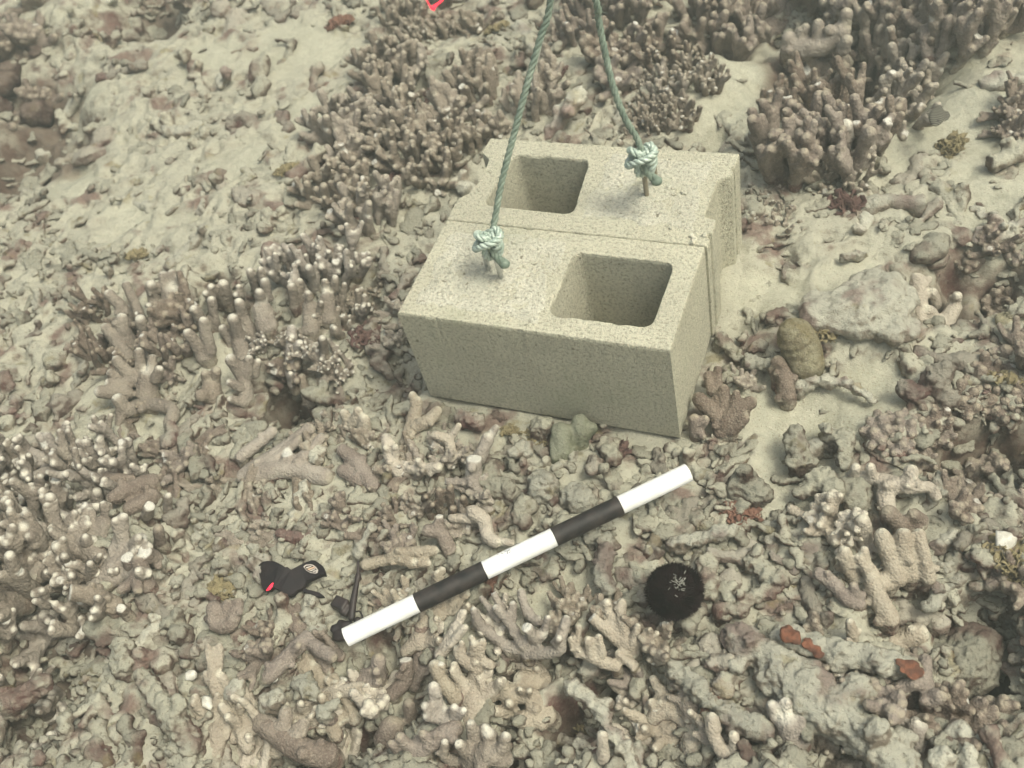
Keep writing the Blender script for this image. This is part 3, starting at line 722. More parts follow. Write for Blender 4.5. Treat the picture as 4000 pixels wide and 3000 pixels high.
# traced corals: strokes of (radius, end, x, y, height in cm, ...) in the pixel frame of a close view; every point stands at its own height over the bed
def traced(name, mat, frame, strokes, head, cat, group, vox=.0023, rough=(.0017, .0010), dead=False, nubs=.5, extra=None, seed=0):
    ox, oy, sc = frame; rg = np.random.default_rng(seed + int(strokes[0][2]) * 7 + int(strokes[0][3])); mb = MB(); tips = []; cuts = []; cx = []
    for st in strokes:
        cx.append((ox + st[2] / sc, oy + st[3] / sc))
    cu, cv = np.mean(cx, 0); G = ground(cu, cv); dist = np.linalg.norm(G - CAM); k = dist / FPX / sc * (1.15 if dead else (1.08 if frame is LC else 1.2))
    g0 = G[2] + .007
    for st in strokes:
        r = st[0] * k; pts = []
        for i in range(2, len(st), 3):
            pts.append(at_z(ox + st[i] / sc, oy + st[i + 1] / sc, g0 + st[i + 2] * .01))
        rr = list(np.linspace(r * 1.08, r * .92, len(pts)))
        if len(pts) > 2: pts = catmull(pts, 3); rr = list(np.linspace(r * 1.08, r * .92, len(pts)))
        if st[4] <= 1.6: pts = [pts[0] - np.array([0, 0, .02])] + pts; rr = [rr[0]] + rr
        if dead: rr = [q * rg.uniform(.85, 1.15) for q in rr]
        d = unit(pts[-1] - pts[-2]); flat = st[1] == 'C'
        mb.tube(pts, rr, 12, caps=('round', 'flat' if flat else 'round'))
        (cuts if flat else tips).append((pts[-1], d, rr[-1]))
        for j in range(1, len(pts) - 1):
            if rg.random() < nubs:
                s = unit(np.cross(d, rg.normal(0, 1, 3))); q = pts[j] + s * rr[j] * .7; rn = rr[j] * rg.uniform(.4, .6)
                mb.tube([pts[j], q + s * rn * rg.uniform(.3, 1.2)], [rn * 1.2, rn], 10); 
                if not dead and rg.random() < .2: tips.append((q + s * rn * .8, s, rn * .7))
    ctr = np.array([G[0], G[1], g0]); mb.V = [tuple(np.array(v) - ctr) for v in mb.V]
    tips = [(p - ctr, d, r) for p, d, r in tips]; cuts = [(p - ctr, d, r) for p, d, r in cuts]
    me = remesh(mb, name, vox, 2); roughen(me, rough[0], 45, 3, seed); roughen(me, rough[1], 160, 2, seed + 1)
    if not dead: dress(me, tips, cuts)
    o = link(name, me, mat); o.location = ctr; register(o, head, cu, cv, cat, group)
    us = [c[0] for c in cx]; vs = [c[1] for c in cx]
    for st in strokes:
        for i in range(2, len(st), 3): TAKEN.append((ox + st[i] / sc, oy + st[i + 1] / sc, st[0] / sc * .9))
    return o
BC = (1333, 2000, 1.659); MC = (1333, 1000, 1.659); BR = (2666, 2000, 1.658); RC = (2666, 1000, 1.658); LC = (0, 1000, 1.659); BL = (0, 2000, 1.659); TR = (2666, 0, 1.658)
GC = 'finger corals growing on the sea bed'; GL = 'dead coral limbs lying on the sea bed'
Rr, C = 'R', 'C'
HERO = [
 (BC, M_CORW, 'large grey-tan branching coral with pale tips', [(36,Rr,1090,880,1,930,760,2,880,700,3),(26,Rr,890,720,3,862,640,4.5),(28,Rr,1180,870,2,1090,720,3.5,1010,630,5),(20,Rr,1020,700,3,910,560,4.5),(24,C,1050,640,3,985,520,5),(24,Rr,1110,700,3,1110,600,4.5),(40,Rr,1130,880,1,1290,800,3),(32,C,1250,820,3,1200,745,5.5),(24,Rr,1310,800,3,1335,690,5),(32,Rr,1200,920,1,1400,900,2.5,1420,830,4,1455,700,5),(22,Rr,1390,850,4,1410,820,5.5),(28,Rr,1280,720,2,1200,640,2.5,1165,520,3.5)]),
 (BC, M_COR, 'pair of thick leaning coral fingers', [(30,Rr,640,920,1,720,790,2.5,790,660,4),(26,Rr,640,930,1,740,820,3,800,750,4)]),
 (BC, M_CORB, 'forked brown coral with long smooth fingers', [(36,Rr,460,1110,1.5,520,920,3,575,790,4.5),(30,Rr,470,1120,1.5,560,980,3,610,870,4.5),(26,Rr,560,900,2,640,790,3.5)]),
 (BC, M_CORB, 'stout coral stump with a white broken top', [(40,C,330,1180,1,420,1080,2,415,950,4)]),
 (BC, M_COR, 'low tan coral with short side fingers', [(36,Rr,880,1010,1.5,790,950,2.5,760,900,3),(22,Rr,790,940,2.5,780,850,4),(28,Rr,960,990,2,870,930,3,860,860,4.5),(22,Rr,870,900,3,845,820,4.5),(24,Rr,900,930,3,915,840,4.5)]),
 (BC, M_COR, 'thick cut coral log', [(52,C,1300,1090,1.6,1210,990,3,980,930,3.5)]),
 (BC, M_COR, 'big lumpy tan coral with many short knobs', [(46,Rr,1330,1330,1,1250,1210,2.5,1100,1170,3,960,1150,3,820,1090,3.5),(26,Rr,870,1150,3,875,1110,4.5),(28,Rr,980,1200,3,960,1100,5),(28,Rr,1060,1200,3,1050,1110,5),(20,Rr,1180,1190,3,1160,1150,5),(20,Rr,1210,1200,3,1220,1160,5),(30,Rr,1100,1260,2,1090,1240,4),(36,Rr,1100,1310,1,1010,1290,3),(55,Rr,1340,1320,1,1180,1350,2),(60,Rr,1300,1110,1,1180,1090,2.5)]),
 (BC, M_COR, 'tan coral finger beside a white shell scar', [(38,Rr,740,1200,1,650,1090,3,610,1000,4.5),(22,C,650,1060,3.5,655,980,5)]),
 (BC, M_CORW, 'upright tan coral crowned with knobs', [(36,Rr,680,1330,1.5,620,1240,3,600,1140,5),(26,Rr,590,1290,3,545,1260,4.5),(24,Rr,620,1350,2,550,1330,3.5),(28,Rr,720,1330,2,730,1270,4),(26,Rr,740,1340,2,790,1290,4),(46,Rr,700,1450,1,690,1320,2)]),
 (BC, M_CORB, 'creeping brown coral with blunt knobs', [(48,Rr,480,1560,1,620,1470,2.5,740,1400,2.5),(30,Rr,420,1510,2,380,1460,4),(28,Rr,560,1480,2.5,530,1440,4),(22,Rr,350,1540,2,320,1500,3.5)]),
 (BC, M_CORW, 'fat pale coral with stubby fingers', [(60,Rr,850,1600,1.5,960,1560,3.5,1050,1600,2.5),(34,Rr,820,1560,3,770,1510,5),(30,Rr,860,1500,3,840,1380,5.5),(30,Rr,900,1440,3,930,1400,5),(42,Rr,980,1500,3,960,1450,4.5),(34,Rr,1050,1580,3,1065,1460,5.5),(30,Rr,740,1610,1,670,1580,2.5,670,1500,4.5)]),
 (BC, M_CORB, 'brown coral clump with a pale upright knob', [(42,Rr,60,1130,1.5,200,1100,2),(24,Rr,150,1040,2.5,185,1035,3),(26,Rr,200,1120,2,240,1100,3),(42,Rr,230,1080,1.5,240,960,4),(24,Rr,240,1060,3,228,1030,5)]),
 (BC, M_COR, 'branching tan coral with slim forked fingers', [(34,C,1900,900,1,1760,800,2.5,1620,680,4.5),(28,Rr,1850,860,2,1730,640,4,1720,590,5),(28,Rr,1860,840,2,1820,700,4,1815,590,5),(30,Rr,1780,1000,1,1640,950,2.5,1530,890,3,1490,830,4),(22,Rr,1530,860,3.5,1540,750,5),(26,Rr,1620,930,3,1600,830,5),(22,Rr,1690,920,3,1670,810,5),(24,Rr,1880,870,2,1920,740,4.5),(26,Rr,1900,1000,1,1800,920,2),(22,Rr,1940,850,2,2040,790,3.5)]),
 (BC, M_CORB, 'small brown branching coral', [(30,Rr,1960,1110,1,1850,1050,2,1780,1010,3),(22,Rr,1940,1090,2,1930,1030,4),(22,Rr,1860,1130,1.5,1740,1100,3.5)]),
 (BC, M_COR, 'short round-topped coral finger', [(34,Rr,1700,1600,1,1690,1450,4)]),
 (BC, M_CORB, 'smooth brown coral stalk', [(36,Rr,450,1340,1,440,1250,3.5),(70,Rr,300,1480,.5,330,1400,1.5)]),
 (BC, M_COR, 'crusted prone coral with a smooth tan top', [(30,Rr,160,345,1.8,300,310,2,450,320,2.5),(32,Rr,330,275,2.5,480,260,3,600,250,3),(24,Rr,450,340,2,560,330,2.5)]),
 (BC, M_CORB, 'brown knobbed coral with a broken white tip', [(38,Rr,700,240,1,640,130,3,565,120,3.5),(24,C,640,110,3,637,25,5)]),
 (BC, M_COR, 'greenish tan coral limb reaching the scale bar', [(38,Rr,860,0,4,930,60,3,950,160,2.5,1000,190,2.5),(24,Rr,980,180,2.5,1105,205,2.5),(26,Rr,890,40,3,720,40,3)]),
 (MC, M_COR, 'dusty forked coral', [(36,Rr,420,1210,1,470,1060,2.5,490,950,4),(26,Rr,480,950,4,465,905,5),(36,Rr,440,1130,2,560,1070,3,620,1010,3.5)]),
 (MC, M_COR, 'small dusty coral with stub fingers', [(26,Rr,60,1120,1,110,1000,4),(36,Rr,150,1120,1.5,150,1060,3),(30,Rr,50,1080,1.5,20,1020,3)]),
 (MC, M_CORB, 'pair of long smooth brown coral fingers', [(42,Rr,200,1490,1,110,1350,2,10,1260,3),(40,Rr,130,1470,1,10,1390,2)]),
 (MC, M_COR, 'dusty antler-shaped coral', [(32,Rr,370,1400,1.5,310,1300,3,290,1180,4.5),(22,Rr,300,1270,3,288,1245,4.5),(22,Rr,350,1290,3,350,1240,4.5),(32,Rr,370,1360,1.5,500,1380,2,620,1370,3),(22,Rr,520,1380,2,500,1330,4)]),
 (MC, M_COR, 'slim forked coral', [(28,Rr,720,1290,1.5,690,1190,3,610,1160,4),(22,Rr,700,1190,3,760,1100,4.5)]),
 (MC, M_CORW, 'tall coral post with a broken white top', [(46,C,860,1520,1,860,1400,3,860,1310,5),(32,Rr,960,1640,1,870,1500,2,840,1430,3),(24,C,870,1480,2.5,780,1470,2.5,670,1460,3.2),(40,Rr,890,1320,2,945,1190,4),(22,Rr,960,1180,4,1000,1115,5)]),
 (MC, M_CORB, 'cluster of white-tipped coral fingers', [(24,Rr,630,1620,1,635,1520,4.5),(24,Rr,710,1600,1,705,1500,4.5),(20,Rr,560,1650,1,590,1610,3),(22,Rr,720,1670,1.5,725,1635,4.5),(20,Rr,540,1570,1,545,1560,3.5),(24,Rr,800,1620,1,790,1570,3.5)]),
 (BR, M_COR, 'large hand-shaped tan coral with long fingers', [(46,Rr,1340,690,1,1270,560,2,1230,460,3),(34,Rr,1230,440,3,1150,300,5),(28,Rr,1240,400,3,1190,320,4.5,1180,250,5.5),(38,Rr,1120,440,1.6,1060,340,4,1050,260,5.5),(44,Rr,1400,430,2,1340,300,3.5,1290,150,5.5),(44,Rr,1480,400,1.5,1430,260,4,1430,150,5.5),(36,Rr,1590,420,1.5,1560,280,3.5,1530,150,5),(54,Rr,1330,440,1.6,1240,460,2)]),
 (BR, M_CORB, 'reddish tan coral arm with curled tips', [(36,Rr,1140,590,1,1060,560,2,960,450,3,880,400,3.5),(18,Rr,960,440,3,940,390,4.5),(26,Rr,1120,540,2,1110,480,3.5)]),
 (BR, M_COR, 'blunt pale coral knob on the sand', [(42,Rr,1180,190,1,1170,60,4.5),(26,Rr,1150,130,3,1120,110,3.5)]),
 (BR, M_CORB, 'thick brown coral lobe', [(46,Rr,1420,100,1,1340,10,4),(40,Rr,1540,60,1,1500,20,2.5)]),
 (BR, M_COR, 'low tan coral with a row of knobs', [(50,Rr,1450,890,1,1300,850,2,1220,820,2),(34,Rr,1270,830,2,1270,740,4),(22,Rr,1340,800,2,1330,760,3.5),(60,Rr,1400,840,1.5,1520,790,2.5),(26,Rr,1480,790,2.5,1480,760,3.5)]),
 (BR, M_COR, 'small knobbed coral stub', [(30,Rr,1110,860,1,1100,790,3,1085,720,4.5),(22,Rr,1110,800,2,1140,770,3)]),
 (BR, M_CORW, 'cream lobed coral on a pale limb', [(80,Rr,720,1450,1.5,690,1370,3),(36,Rr,620,1390,2,580,1260,4.5),(38,Rr,680,1340,3,670,1240,5),(34,Rr,760,1400,3,770,1330,4)]),
 (BR, M_COR, 'slender tan coral stem', [(36,Rr,300,1620,1,200,1450,3,190,1340,4.5),(30,Rr,350,1570,1.5,330,1450,4),(22,Rr,110,1350,1.5,50,1300,4.5)]),
 (BR, M_CORW, 'pair of small pale coral fingers', [(24,Rr,1350,1410,1,1350,1260,4),(24,Rr,1390,1410,1,1420,1280,4),(60,Rr,1500,1490,1,1520,1400,2.5)]),
 (BR, M_CORB, 'brown looped coral under the orange limb', [(36,Rr,1350,1170,1.5,1480,1110,2.5,1560,1100,2.5,1570,960,3),(42,Rr,1600,1210,1.5,1660,1190,2.5)]),
 (RC, M_CORB, 'smooth hand-shaped coral leaning on the block', [(46,Rr,260,1130,1,230,1050,2,110,930,3),(40,Rr,270,1080,2,360,1000,3,440,950,3.5),(42,Rr,250,1040,2,240,920,3),(24,C,225,920,2,230,715,3.5),(26,Rr,190,880,2.5,165,770,3),(34,Rr,270,960,3,270,870,4),(26,Rr,340,960,3.5,350,890,4.5),(32,Rr,320,1130,1.5,400,1050,3)]),
 (RC, M_CORB, 'rounded coral lobes at the block foot', [(38,Rr,90,1140,1,80,1060,3),(30,Rr,110,1110,1.5,145,1060,3)]),
 (RC, M_CORB, 'pinkish tan coral stub', [(42,Rr,680,900,1,660,780,2.5,620,690,3.5),(30,Rr,610,790,1.5,590,745,2.5)]),
 (RC, M_COR, 'upright forked coral on the sand', [(44,Rr,1540,430,1,1530,320,3,1520,160,5),(30,Rr,1640,310,1.5,1620,240,4),(42,Rr,1480,450,1,1620,430,1.5),(34,Rr,1650,430,1,1600,360,3),(28,Rr,1760,310,1.5,1780,260,4),(24,Rr,1550,200,4.5,1590,150,5.2),(40,Rr,1700,440,1,1760,330,2)]),
 (RC, M_COR, 'stocky coral limb with blunt arms', [(42,Rr,1330,1660,1,1320,1500,2.5,1450,1480,3,1480,1400,4),(32,Rr,1450,1500,3,1600,1500,2.5,1640,1560,2),(36,Rr,1140,1430,1.6,1240,1440,2.5,1380,1460,2.5),(26,Rr,1110,1410,2.5,1120,1370,4),(26,Rr,1230,1440,2.5,1220,1370,4.5)]),
 (LC, M_CORW, 'star-shaped coral with bright white fingertips', [(60,Rr,950,890,1,960,800,2.5),(34,Rr,880,810,2.5,760,680,5.5),(30,Rr,920,750,3,900,625,5.5),(30,Rr,810,830,3,710,820,4.5),(42,Rr,810,890,2.5,655,880,4.5),(34,Rr,830,830,2,725,765,4),(42,Rr,940,960,1.5,830,1000,2,770,935,4),(38,Rr,1000,960,1.5,1120,1000,2,1100,1080,2),(30,Rr,980,780,3,990,665,4.5),(30,Rr,1010,800,3,1030,740,4.5),(26,Rr,790,1020,2,770,1090,1.5)]),
 (LC, M_CORW, 'tall coral stand with white-tipped fingers', [(34,Rr,830,470,1.5,790,340,4.5,710,250,7),(30,Rr,930,440,1,870,300,3,820,190,5),(34,Rr,830,650,1,750,540,3,690,470,4.5),(38,Rr,850,570,1,800,480,3.5,790,410,5),(38,Rr,990,650,1,950,500,3.5,915,420,6),(36,Rr,1020,410,1,1000,280,3,980,190,6),(70,Rr,1100,410,1,1120,280,3),(34,Rr,1090,290,3,1060,135,6),(28,Rr,1150,250,3,1115,115,6),(24,Rr,1000,340,1,965,320,4),(34,Rr,1180,310,1.6,1170,160,5)]),
 (LC, M_CORW, 'coral clump with five white-tipped fingers', [(50,Rr,1330,650,1,1310,570,2.5),(34,Rr,1290,600,2.5,1220,505,5.5),(36,Rr,1360,610,2,1320,430,6.5),(34,Rr,1340,470,1.5,1260,350,6),(30,Rr,1400,450,1.5,1370,290,6),(26,Rr,1410,280,1.6,1370,200,6),(24,Rr,1370,280,4,1335,245,6),(38,Rr,1460,280,1.6,1445,185,5)]),
 (LC, M_CORW, 'thick coral with tall white-topped fingers', [(50,Rr,1580,660,1,1550,520,3),(38,Rr,1550,530,3,1510,410,7),(34,Rr,1640,510,1.6,1580,400,4,1550,305,7),(30,Rr,1510,570,1.6,1445,475,4.5)]),
 (LC, M_CORW, 'broad coral clump with small white tips', [(60,Rr,1730,460,1,1700,350,3),(30,Rr,1700,330,3,1680,240,6),(30,Rr,1735,270,3,1715,170,6),(26,Rr,1660,210,1.6,1620,100,6),(26,Rr,1705,170,3.5,1690,90,6),(22,Rr,1570,280,1.5,1545,200,5),(22,Rr,1560,260,3,1530,250,4.5)]),
 (LC, M_CORW, 'curved coral finger over the dark pit', [(40,Rr,1600,930,1,1570,780,3,1500,670,6.5),(26,Rr,1550,850,3,1490,820,4.5),(30,Rr,1600,780,3,1610,670,5.5),(28,Rr,1570,950,1.5,1500,930,3),(26,Rr,1650,770,2,1670,690,4)]),
 (LC, M_CORW, 'slim coral column with stacked white knobs', [(36,Rr,1890,770,1,1890,620,3.5,1890,480,6),(30,Rr,1915,640,3,1938,570,5.5),(24,Rr,1890,830,1.5,1885,765,4),(24,Rr,1880,560,4,1890,530,5.6)]),
 (LC, M_CORW, 'ridged coral fingers near the left block side', [(30,Rr,1910,330,1,1890,200,5),(28,Rr,1945,270,1.6,1940,170,4.5),(50,Rr,2020,490,1,2010,330,3),(26,Rr,2010,330,3,2000,245,5.5),(50,Rr,2130,410,1,2120,280,3),(22,Rr,2110,240,3,2105,165,5),(24,Rr,2170,220,3,2172,145,5.5),(28,Rr,2100,630,1,2090,540,4.5)]),
 (LC, M_COR, 'pale coral stub with a white nub', [(32,Rr,2010,960,1.5,1970,860,2.5,1958,790,4),(60,Rr,2120,860,1,2100,830,2)]),
 (LC, M_COR, 'little round coral knob cluster', [(62,Rr,1370,900,1,1370,850,1.8),(30,Rr,1345,820,2,1330,765,4),(36,Rr,1385,810,2,1400,750,4)]),
 (LC, M_COR, 'bundle of prone coral fingers on a crusted plate', [(36,Rr,1560,1300,1.5,1680,1210,2,1760,1140,2.5),(44,Rr,1620,1390,1,1800,1280,2,2000,1130,2.5),(36,C,1850,1350,1.5,1870,1330,2,1860,1280,3.2),(34,Rr,1880,1350,1.5,1980,1290,2.5,2080,1180,3),(60,Rr,1600,1430,1,1850,1380,1.5,2100,1430,1.5),(30,Rr,1760,1340,2,1930,1200,3)]),
 (LC, M_CORB, 'long brown coral fingers lying side by side', [(50,Rr,980,1460,1.5,860,1510,2.2,740,1570,2.4),(34,Rr,860,1460,1.6,700,1430,2),(46,Rr,1000,1560,1,840,1640,1.6)]),
 (LC, M_CORW, 'low scatter of pale-tipped coral fingers', [(36,Rr,400,1550,1,390,1440,3.5),(36,Rr,640,1640,1,630,1540,4),(26,Rr,290,1580,1.5,290,1500,3.5),(24,Rr,370,1590,1.5,365,1530,3.5),(24,Rr,450,1610,1.5,450,1560,3.5)]),
 (LC, M_CORW, 'short coral fingers with one broken white end', [(26,Rr,1090,1650,1,1090,1560,4),(34,C,950,1690,1,970,1620,4)]),
 (BL, M_CORB, 'brown coral with crossed fingers', [(38,Rr,960,480,1,900,320,4),(30,Rr,900,430,2,790,500,2.5),(30,Rr,880,420,2.5,895,500,3),(36,C,850,340,2.5,822,290,4.5),(40,C,1000,300,1.5,935,255,4.5),(30,Rr,1040,200,1,1025,110,4.5)]),
 (BL, M_COR, 'long pale coral log with a hollow end', [(46,C,740,610,1,580,540,3,450,525,4.5),(28,C,800,640,1.5,780,625,3)]),
 (BL, M_CORB, 'U-shaped brown coral', [(38,Rr,1390,620,2.5,1400,730,1.5,1500,730,1.5,1540,600,2.5),(26,Rr,1450,700,1.5,1470,590,3)]),
 (BL, M_CORB, 'forked smooth coral lying flat', [(42,Rr,1980,820,1.5,1850,950,2,1740,1070,2),(36,Rr,1980,830,1.5,2150,940,2),(26,Rr,1900,920,2,1930,870,3.5)]),
 (BL, M_CORB, 'thick brown coral arm with a pale scar', [(62,Rr,2120,1580,1.5,1950,1540,2,1750,1400,2.5),(50,Rr,1750,1400,2.5,1690,1380,2.5)]),
 (BL, M_COR, 'pale knobbed coral arm', [(38,Rr,1680,1340,2,1830,1400,2.5,1850,1300,3.5),(32,Rr,1800,1390,1.6,1930,1450,2.5,1970,1370,3)]),
 (TR, M_COR, 'large dark-footed coral with horned fingers', [(50,Rr,700,320,1,860,310,2,960,270,3,1030,200,5),(30,Rr,880,270,3,880,160,6),(32,Rr,1040,220,4,1062,90,8),(30,Rr,1040,320,3,1062,265,5),(40,Rr,720,310,1.5,690,250,3),(24,Rr,785,260,2.5,795,180,5),(24,Rr,760,270,2.5,765,200,4.5)]),
 (TR, M_COR, 'low coral ridge with rounded horns', [(52,Rr,760,500,1,880,440,2.5,1040,410,3),(32,Rr,840,440,3,835,360,6),(36,Rr,1040,440,2,1030,360,6),(28,C,810,500,1.5,795,460,3.5),(40,Rr,770,500,1,720,430,3)]),
 (TR, M_COR, 'pale forked coral with upward horns', [(44,Rr,1340,180,1,1440,130,3,1560,70,5),(36,Rr,1300,200,1,1330,60,5),(30,Rr,1400,120,3,1370,20,6)]),
 (TR, M_COR, 'cream coral arm on the sand', [(50,Rr,1760,150,1,1850,190,2,1930,160,2.5),(28,Rr,1820,170,2,1840,110,4.5),(30,Rr,1900,170,2.2,1950,140,3.5)]),
 (TR, M_CORW, 'slim coral column with yellow-white tips', [(40,Rr,1040,960,1,1050,880,3,1060,820,5),(30,Rr,970,800,2,985,700,5),(34,Rr,830,1000,1,825,870,4),(28,Rr,1000,860,2,1005,820,5),(26,Rr,820,900,1.5,825,820,5)]),
]
for i, (fr_, mt, head, st) in enumerate(HERO):
    traced('finger_coral', M_CORP if mt is M_COR and fr_ in (BC, BR, MC, RC) else mt, fr_, st, head, 'coral', GC, seed=i)
for fr_, mt, head, st in HERO: pass
LIMBS = [
 (BR, M_RUBP, 'wide pale dead coral limb', [(80,Rr,350,800,1.8,500,900,2.2,700,1060,2),(120,Rr,700,1060,1.5,900,1250,1.6,1150,1420,1.5,1400,1640,1.4),(46,Rr,420,930,1.6,350,1010,1.8),(66,Rr,520,1050,1.8,620,1120,2,690,1140,1.8)]),
 (BR, M_RUBP, 'knobbly dead coral limb with orange ends', [(60,Rr,660,830,2,850,880,2.4,1000,930,2.4),(66,Rr,1000,930,2.4,1250,960,2.4,1470,1020,2.4)]),
 (BR, M_RUBP, 'long narrow dead coral limb', [(50,Rr,-60,1010,2,150,1200,2,350,1350,2,520,1420,2)]),
 (BC, M_RUBP, 'rough grey dead coral branch', [(42,Rr,1490,1130,2.8,1650,1270,2.4,1780,1450,2,1900,1680,1.6),(30,Rr,1640,1260,2.2,1720,1240,2)]),
 (BR, M_RUB, 'massive pale rubble mound', [(130,Rr,1620,960,.5,1780,1060,.8,1950,880,.8),(80,Rr,1700,700,1,1900,800,1.2)]),
 (RC, M_RUB, 'rounded dusty coral log', [(62,Rr,780,1350,1.5,720,1170,2.5)]),
 (RC, M_RUB, 'curved dusty coral log', [(52,Rr,960,1170,1.5,1040,1200,2,1040,1350,1.5)]),
 (RC, M_RUB, 'smooth egg-shaped rubble lump', [(75,Rr,1120,1500,1,1120,1580,1)]),
 (RC, M_RUB, 'fat dusty coral stump', [(75,Rr,880,1450,1.5,980,1540,1.5)]),
 (RC, M_RUB, 'lumpy sand-coated rubble block', [(80,Rr,380,1480,1.5,480,1530,1.5)]),
 (RC, M_RUB, 'half-buried coral log', [(40,Rr,250,540,1.2,350,640,1.2)]), (RC, M_RUBP, 'pale coral stick', [(34,Rr,430,680,1.5,560,700,1.5)]),
 (RC, M_RUBP, 'dusty curved coral ridge', [(30,Rr,760,830,1,950,810,1,1100,840,1.2,1230,930,1)]),
 (RC, M_RUBR, 'pinkish knobbed dead coral', [(60,Rr,1700,930,1,1600,800,2.2,1680,740,3),(50,Rr,1500,900,2,1450,870,2)]),
 (LC, M_RUB, 'dusty coral log on the slope', [(36,Rr,1200,1200,1.5,1270,1400,1.5),(28,Rr,1330,1310,1.5,1400,1430,1.5)]),
 (LC, M_RUB, 'tapering brown coral piece', [(40,Rr,800,1300,1,960,1190,1.5)]),
 (BL, M_RUB, 'broad smooth dead coral arm', [(66,Rr,1240,1490,1,1130,1350,2,960,1130,2),(46,Rr,960,1130,2,920,1060,2)]),
 (BL, M_RUB, 'flat layered dead coral', [(70,Rr,820,1000,1,780,860,1.8)]), (BL, M_RUB, 'long sloping dead coral', [(50,Rr,60,1240,1.2,260,1130,2)]),
 (BC, M_RUBP, 'white-grey dead coral stick under the bar', [(34,Rr,110,270,1,160,160,2,190,100,2.4)]),
 (BC, M_RUBP, 'thick pale dead branch beside the urchin', [(46,Rr,1720,200,1.5,1700,330,1.5,1730,500,1.2),(34,Rr,1600,170,1.5,1720,210,1.5)]),
 (BR, M_RUBP, 'pale flattened coral stick', [(42,Rr,-60,210,1.8,100,170,2,330,120,2)]),
 (BR, M_RUB, 'pale fragment right of the urchin', [(50,Rr,150,320,1.5,170,520,1.2)]), (BR, M_RUB, 'dusty branching dead coral', [(60,Rr,460,330,1,620,440,1.5),(46,Rr,380,560,1.2,560,520,1.2),(40,Rr,240,640,1,400,640,1.2)]),
 (BL, M_RUBP, 'white angular dead fragment', [(40,Rr,1520,1180,2,1560,1110,2.2)]), (BL, M_RUBP, 'blunt white-edged fragment', [(44,Rr,1740,1230,1.6,1800,1200,2.2)]),
 (BL, M_RUBP, 'pale knobbed dead coral', [(46,Rr,1950,1090,1.6,2030,1180,2),(40,Rr,2100,1300,1.6,2180,1220,2)]),
 (MC, M_RUBP, 'rounded pale rubble lump', [(80,Rr,1280,1460,1,1310,1500,2)]), (MC, M_RUBP, 'small pale rubble lump', [(50,Rr,1180,1260,1.5,1120,1280,2.2)]), (MC, M_RUBP, 'blocky pale rubble piece', [(85,Rr,1500,1560,1,1560,1590,1.5)]),
 (MC, M_RUB, 'pale lump at the block foot', [(50,Rr,1270,1120,1.5,1330,1090,2)]), (MC, M_RUB, 'small dusty lump', [(55,Rr,1710,1230,1.2,1760,1310,1.5)]),
 (MC, M_RUBR, 'pink crusted rubble knob', [(46,Rr,780,1040,1.5,880,1080,2)]), (MC, M_RUBR, 'little pink crusted knob', [(44,Rr,1650,1330,1.5,1640,1380,2)]),
 (MC, M_RUB, 'dusty lobed rubble heap', [(70,Rr,960,1480,1,1100,1540,1.5),(50,Rr,1000,1400,1.5,960,1380,2)]),
]
for i, (fr_, mt, head, st) in enumerate(LIMBS):
    traced('dead_coral_limb', mt, fr_, st, head, 'dead coral', GL, vox=.0026, rough=(.008, .0048), dead=True, nubs=.8, seed=200 + i)

HERO_PTS = [t for t in TAKEN]
# ------------------------------------------------------------------ special growths
def cluster(name, mat, u, v, balls, label, cat, group=None, vox=.003, rough=(.004, .002), k=None, sink=0.0, fr=(45, 160)):
    G = ground(u, v); mb = MB()
    for x, y, z, r, sc in balls: mb.ball((x, y, z), r, sc, 14)
    me = remesh(mb, name, vox, 2); roughen(me, rough[0], fr[0], 3, int(u)); roughen(me, rough[1], fr[1], 2, int(v))
    o = link(name, me, mat); o.location = (G[0], G[1], G[2] - sink); tag(o, label, cat, group); TAKEN.append((u, v, 60)); return o
o_ = cluster('boulder', M_RUBP, 3330, 1250, [(0, 0, .02, .055, (1, .9, .5)), (.04, .03, .02, .045, (1, 1, .5)), (-.045, -.005, .02, .04, (1, 1, .5)), (.06, -.015, .012, .035, (1, .8, .5)), (.02, .06, .012, .035, (1, 1, .6))],
        'wide pale dust-covered boulder on the sand right of the blocks', 'boulder', rough=(.016, .005), fr=(24, 80))
TAKEN.append((3330, 1230, 200))
M_OLIVE = rubble_material('olive_coral', (0.27, 0.25, 0.165), (0.22, 0.20, 0.13), (0.16, 0.135, 0.085), (0.17, 0.14, 0.07), (0.24, 0.21, 0.1))
traced('column_coral', M_OLIVE, RC, [(98, Rr, 795, 690, 1.2, 750, 590, 3, 718, 510, 5), (80, Rr, 800, 640, 1.8, 745, 505, 4.8)], 'rounded olive column coral', 'coral', 'massive corals', vox=.003, rough=(.003, .001), dead=True, nubs=.1)
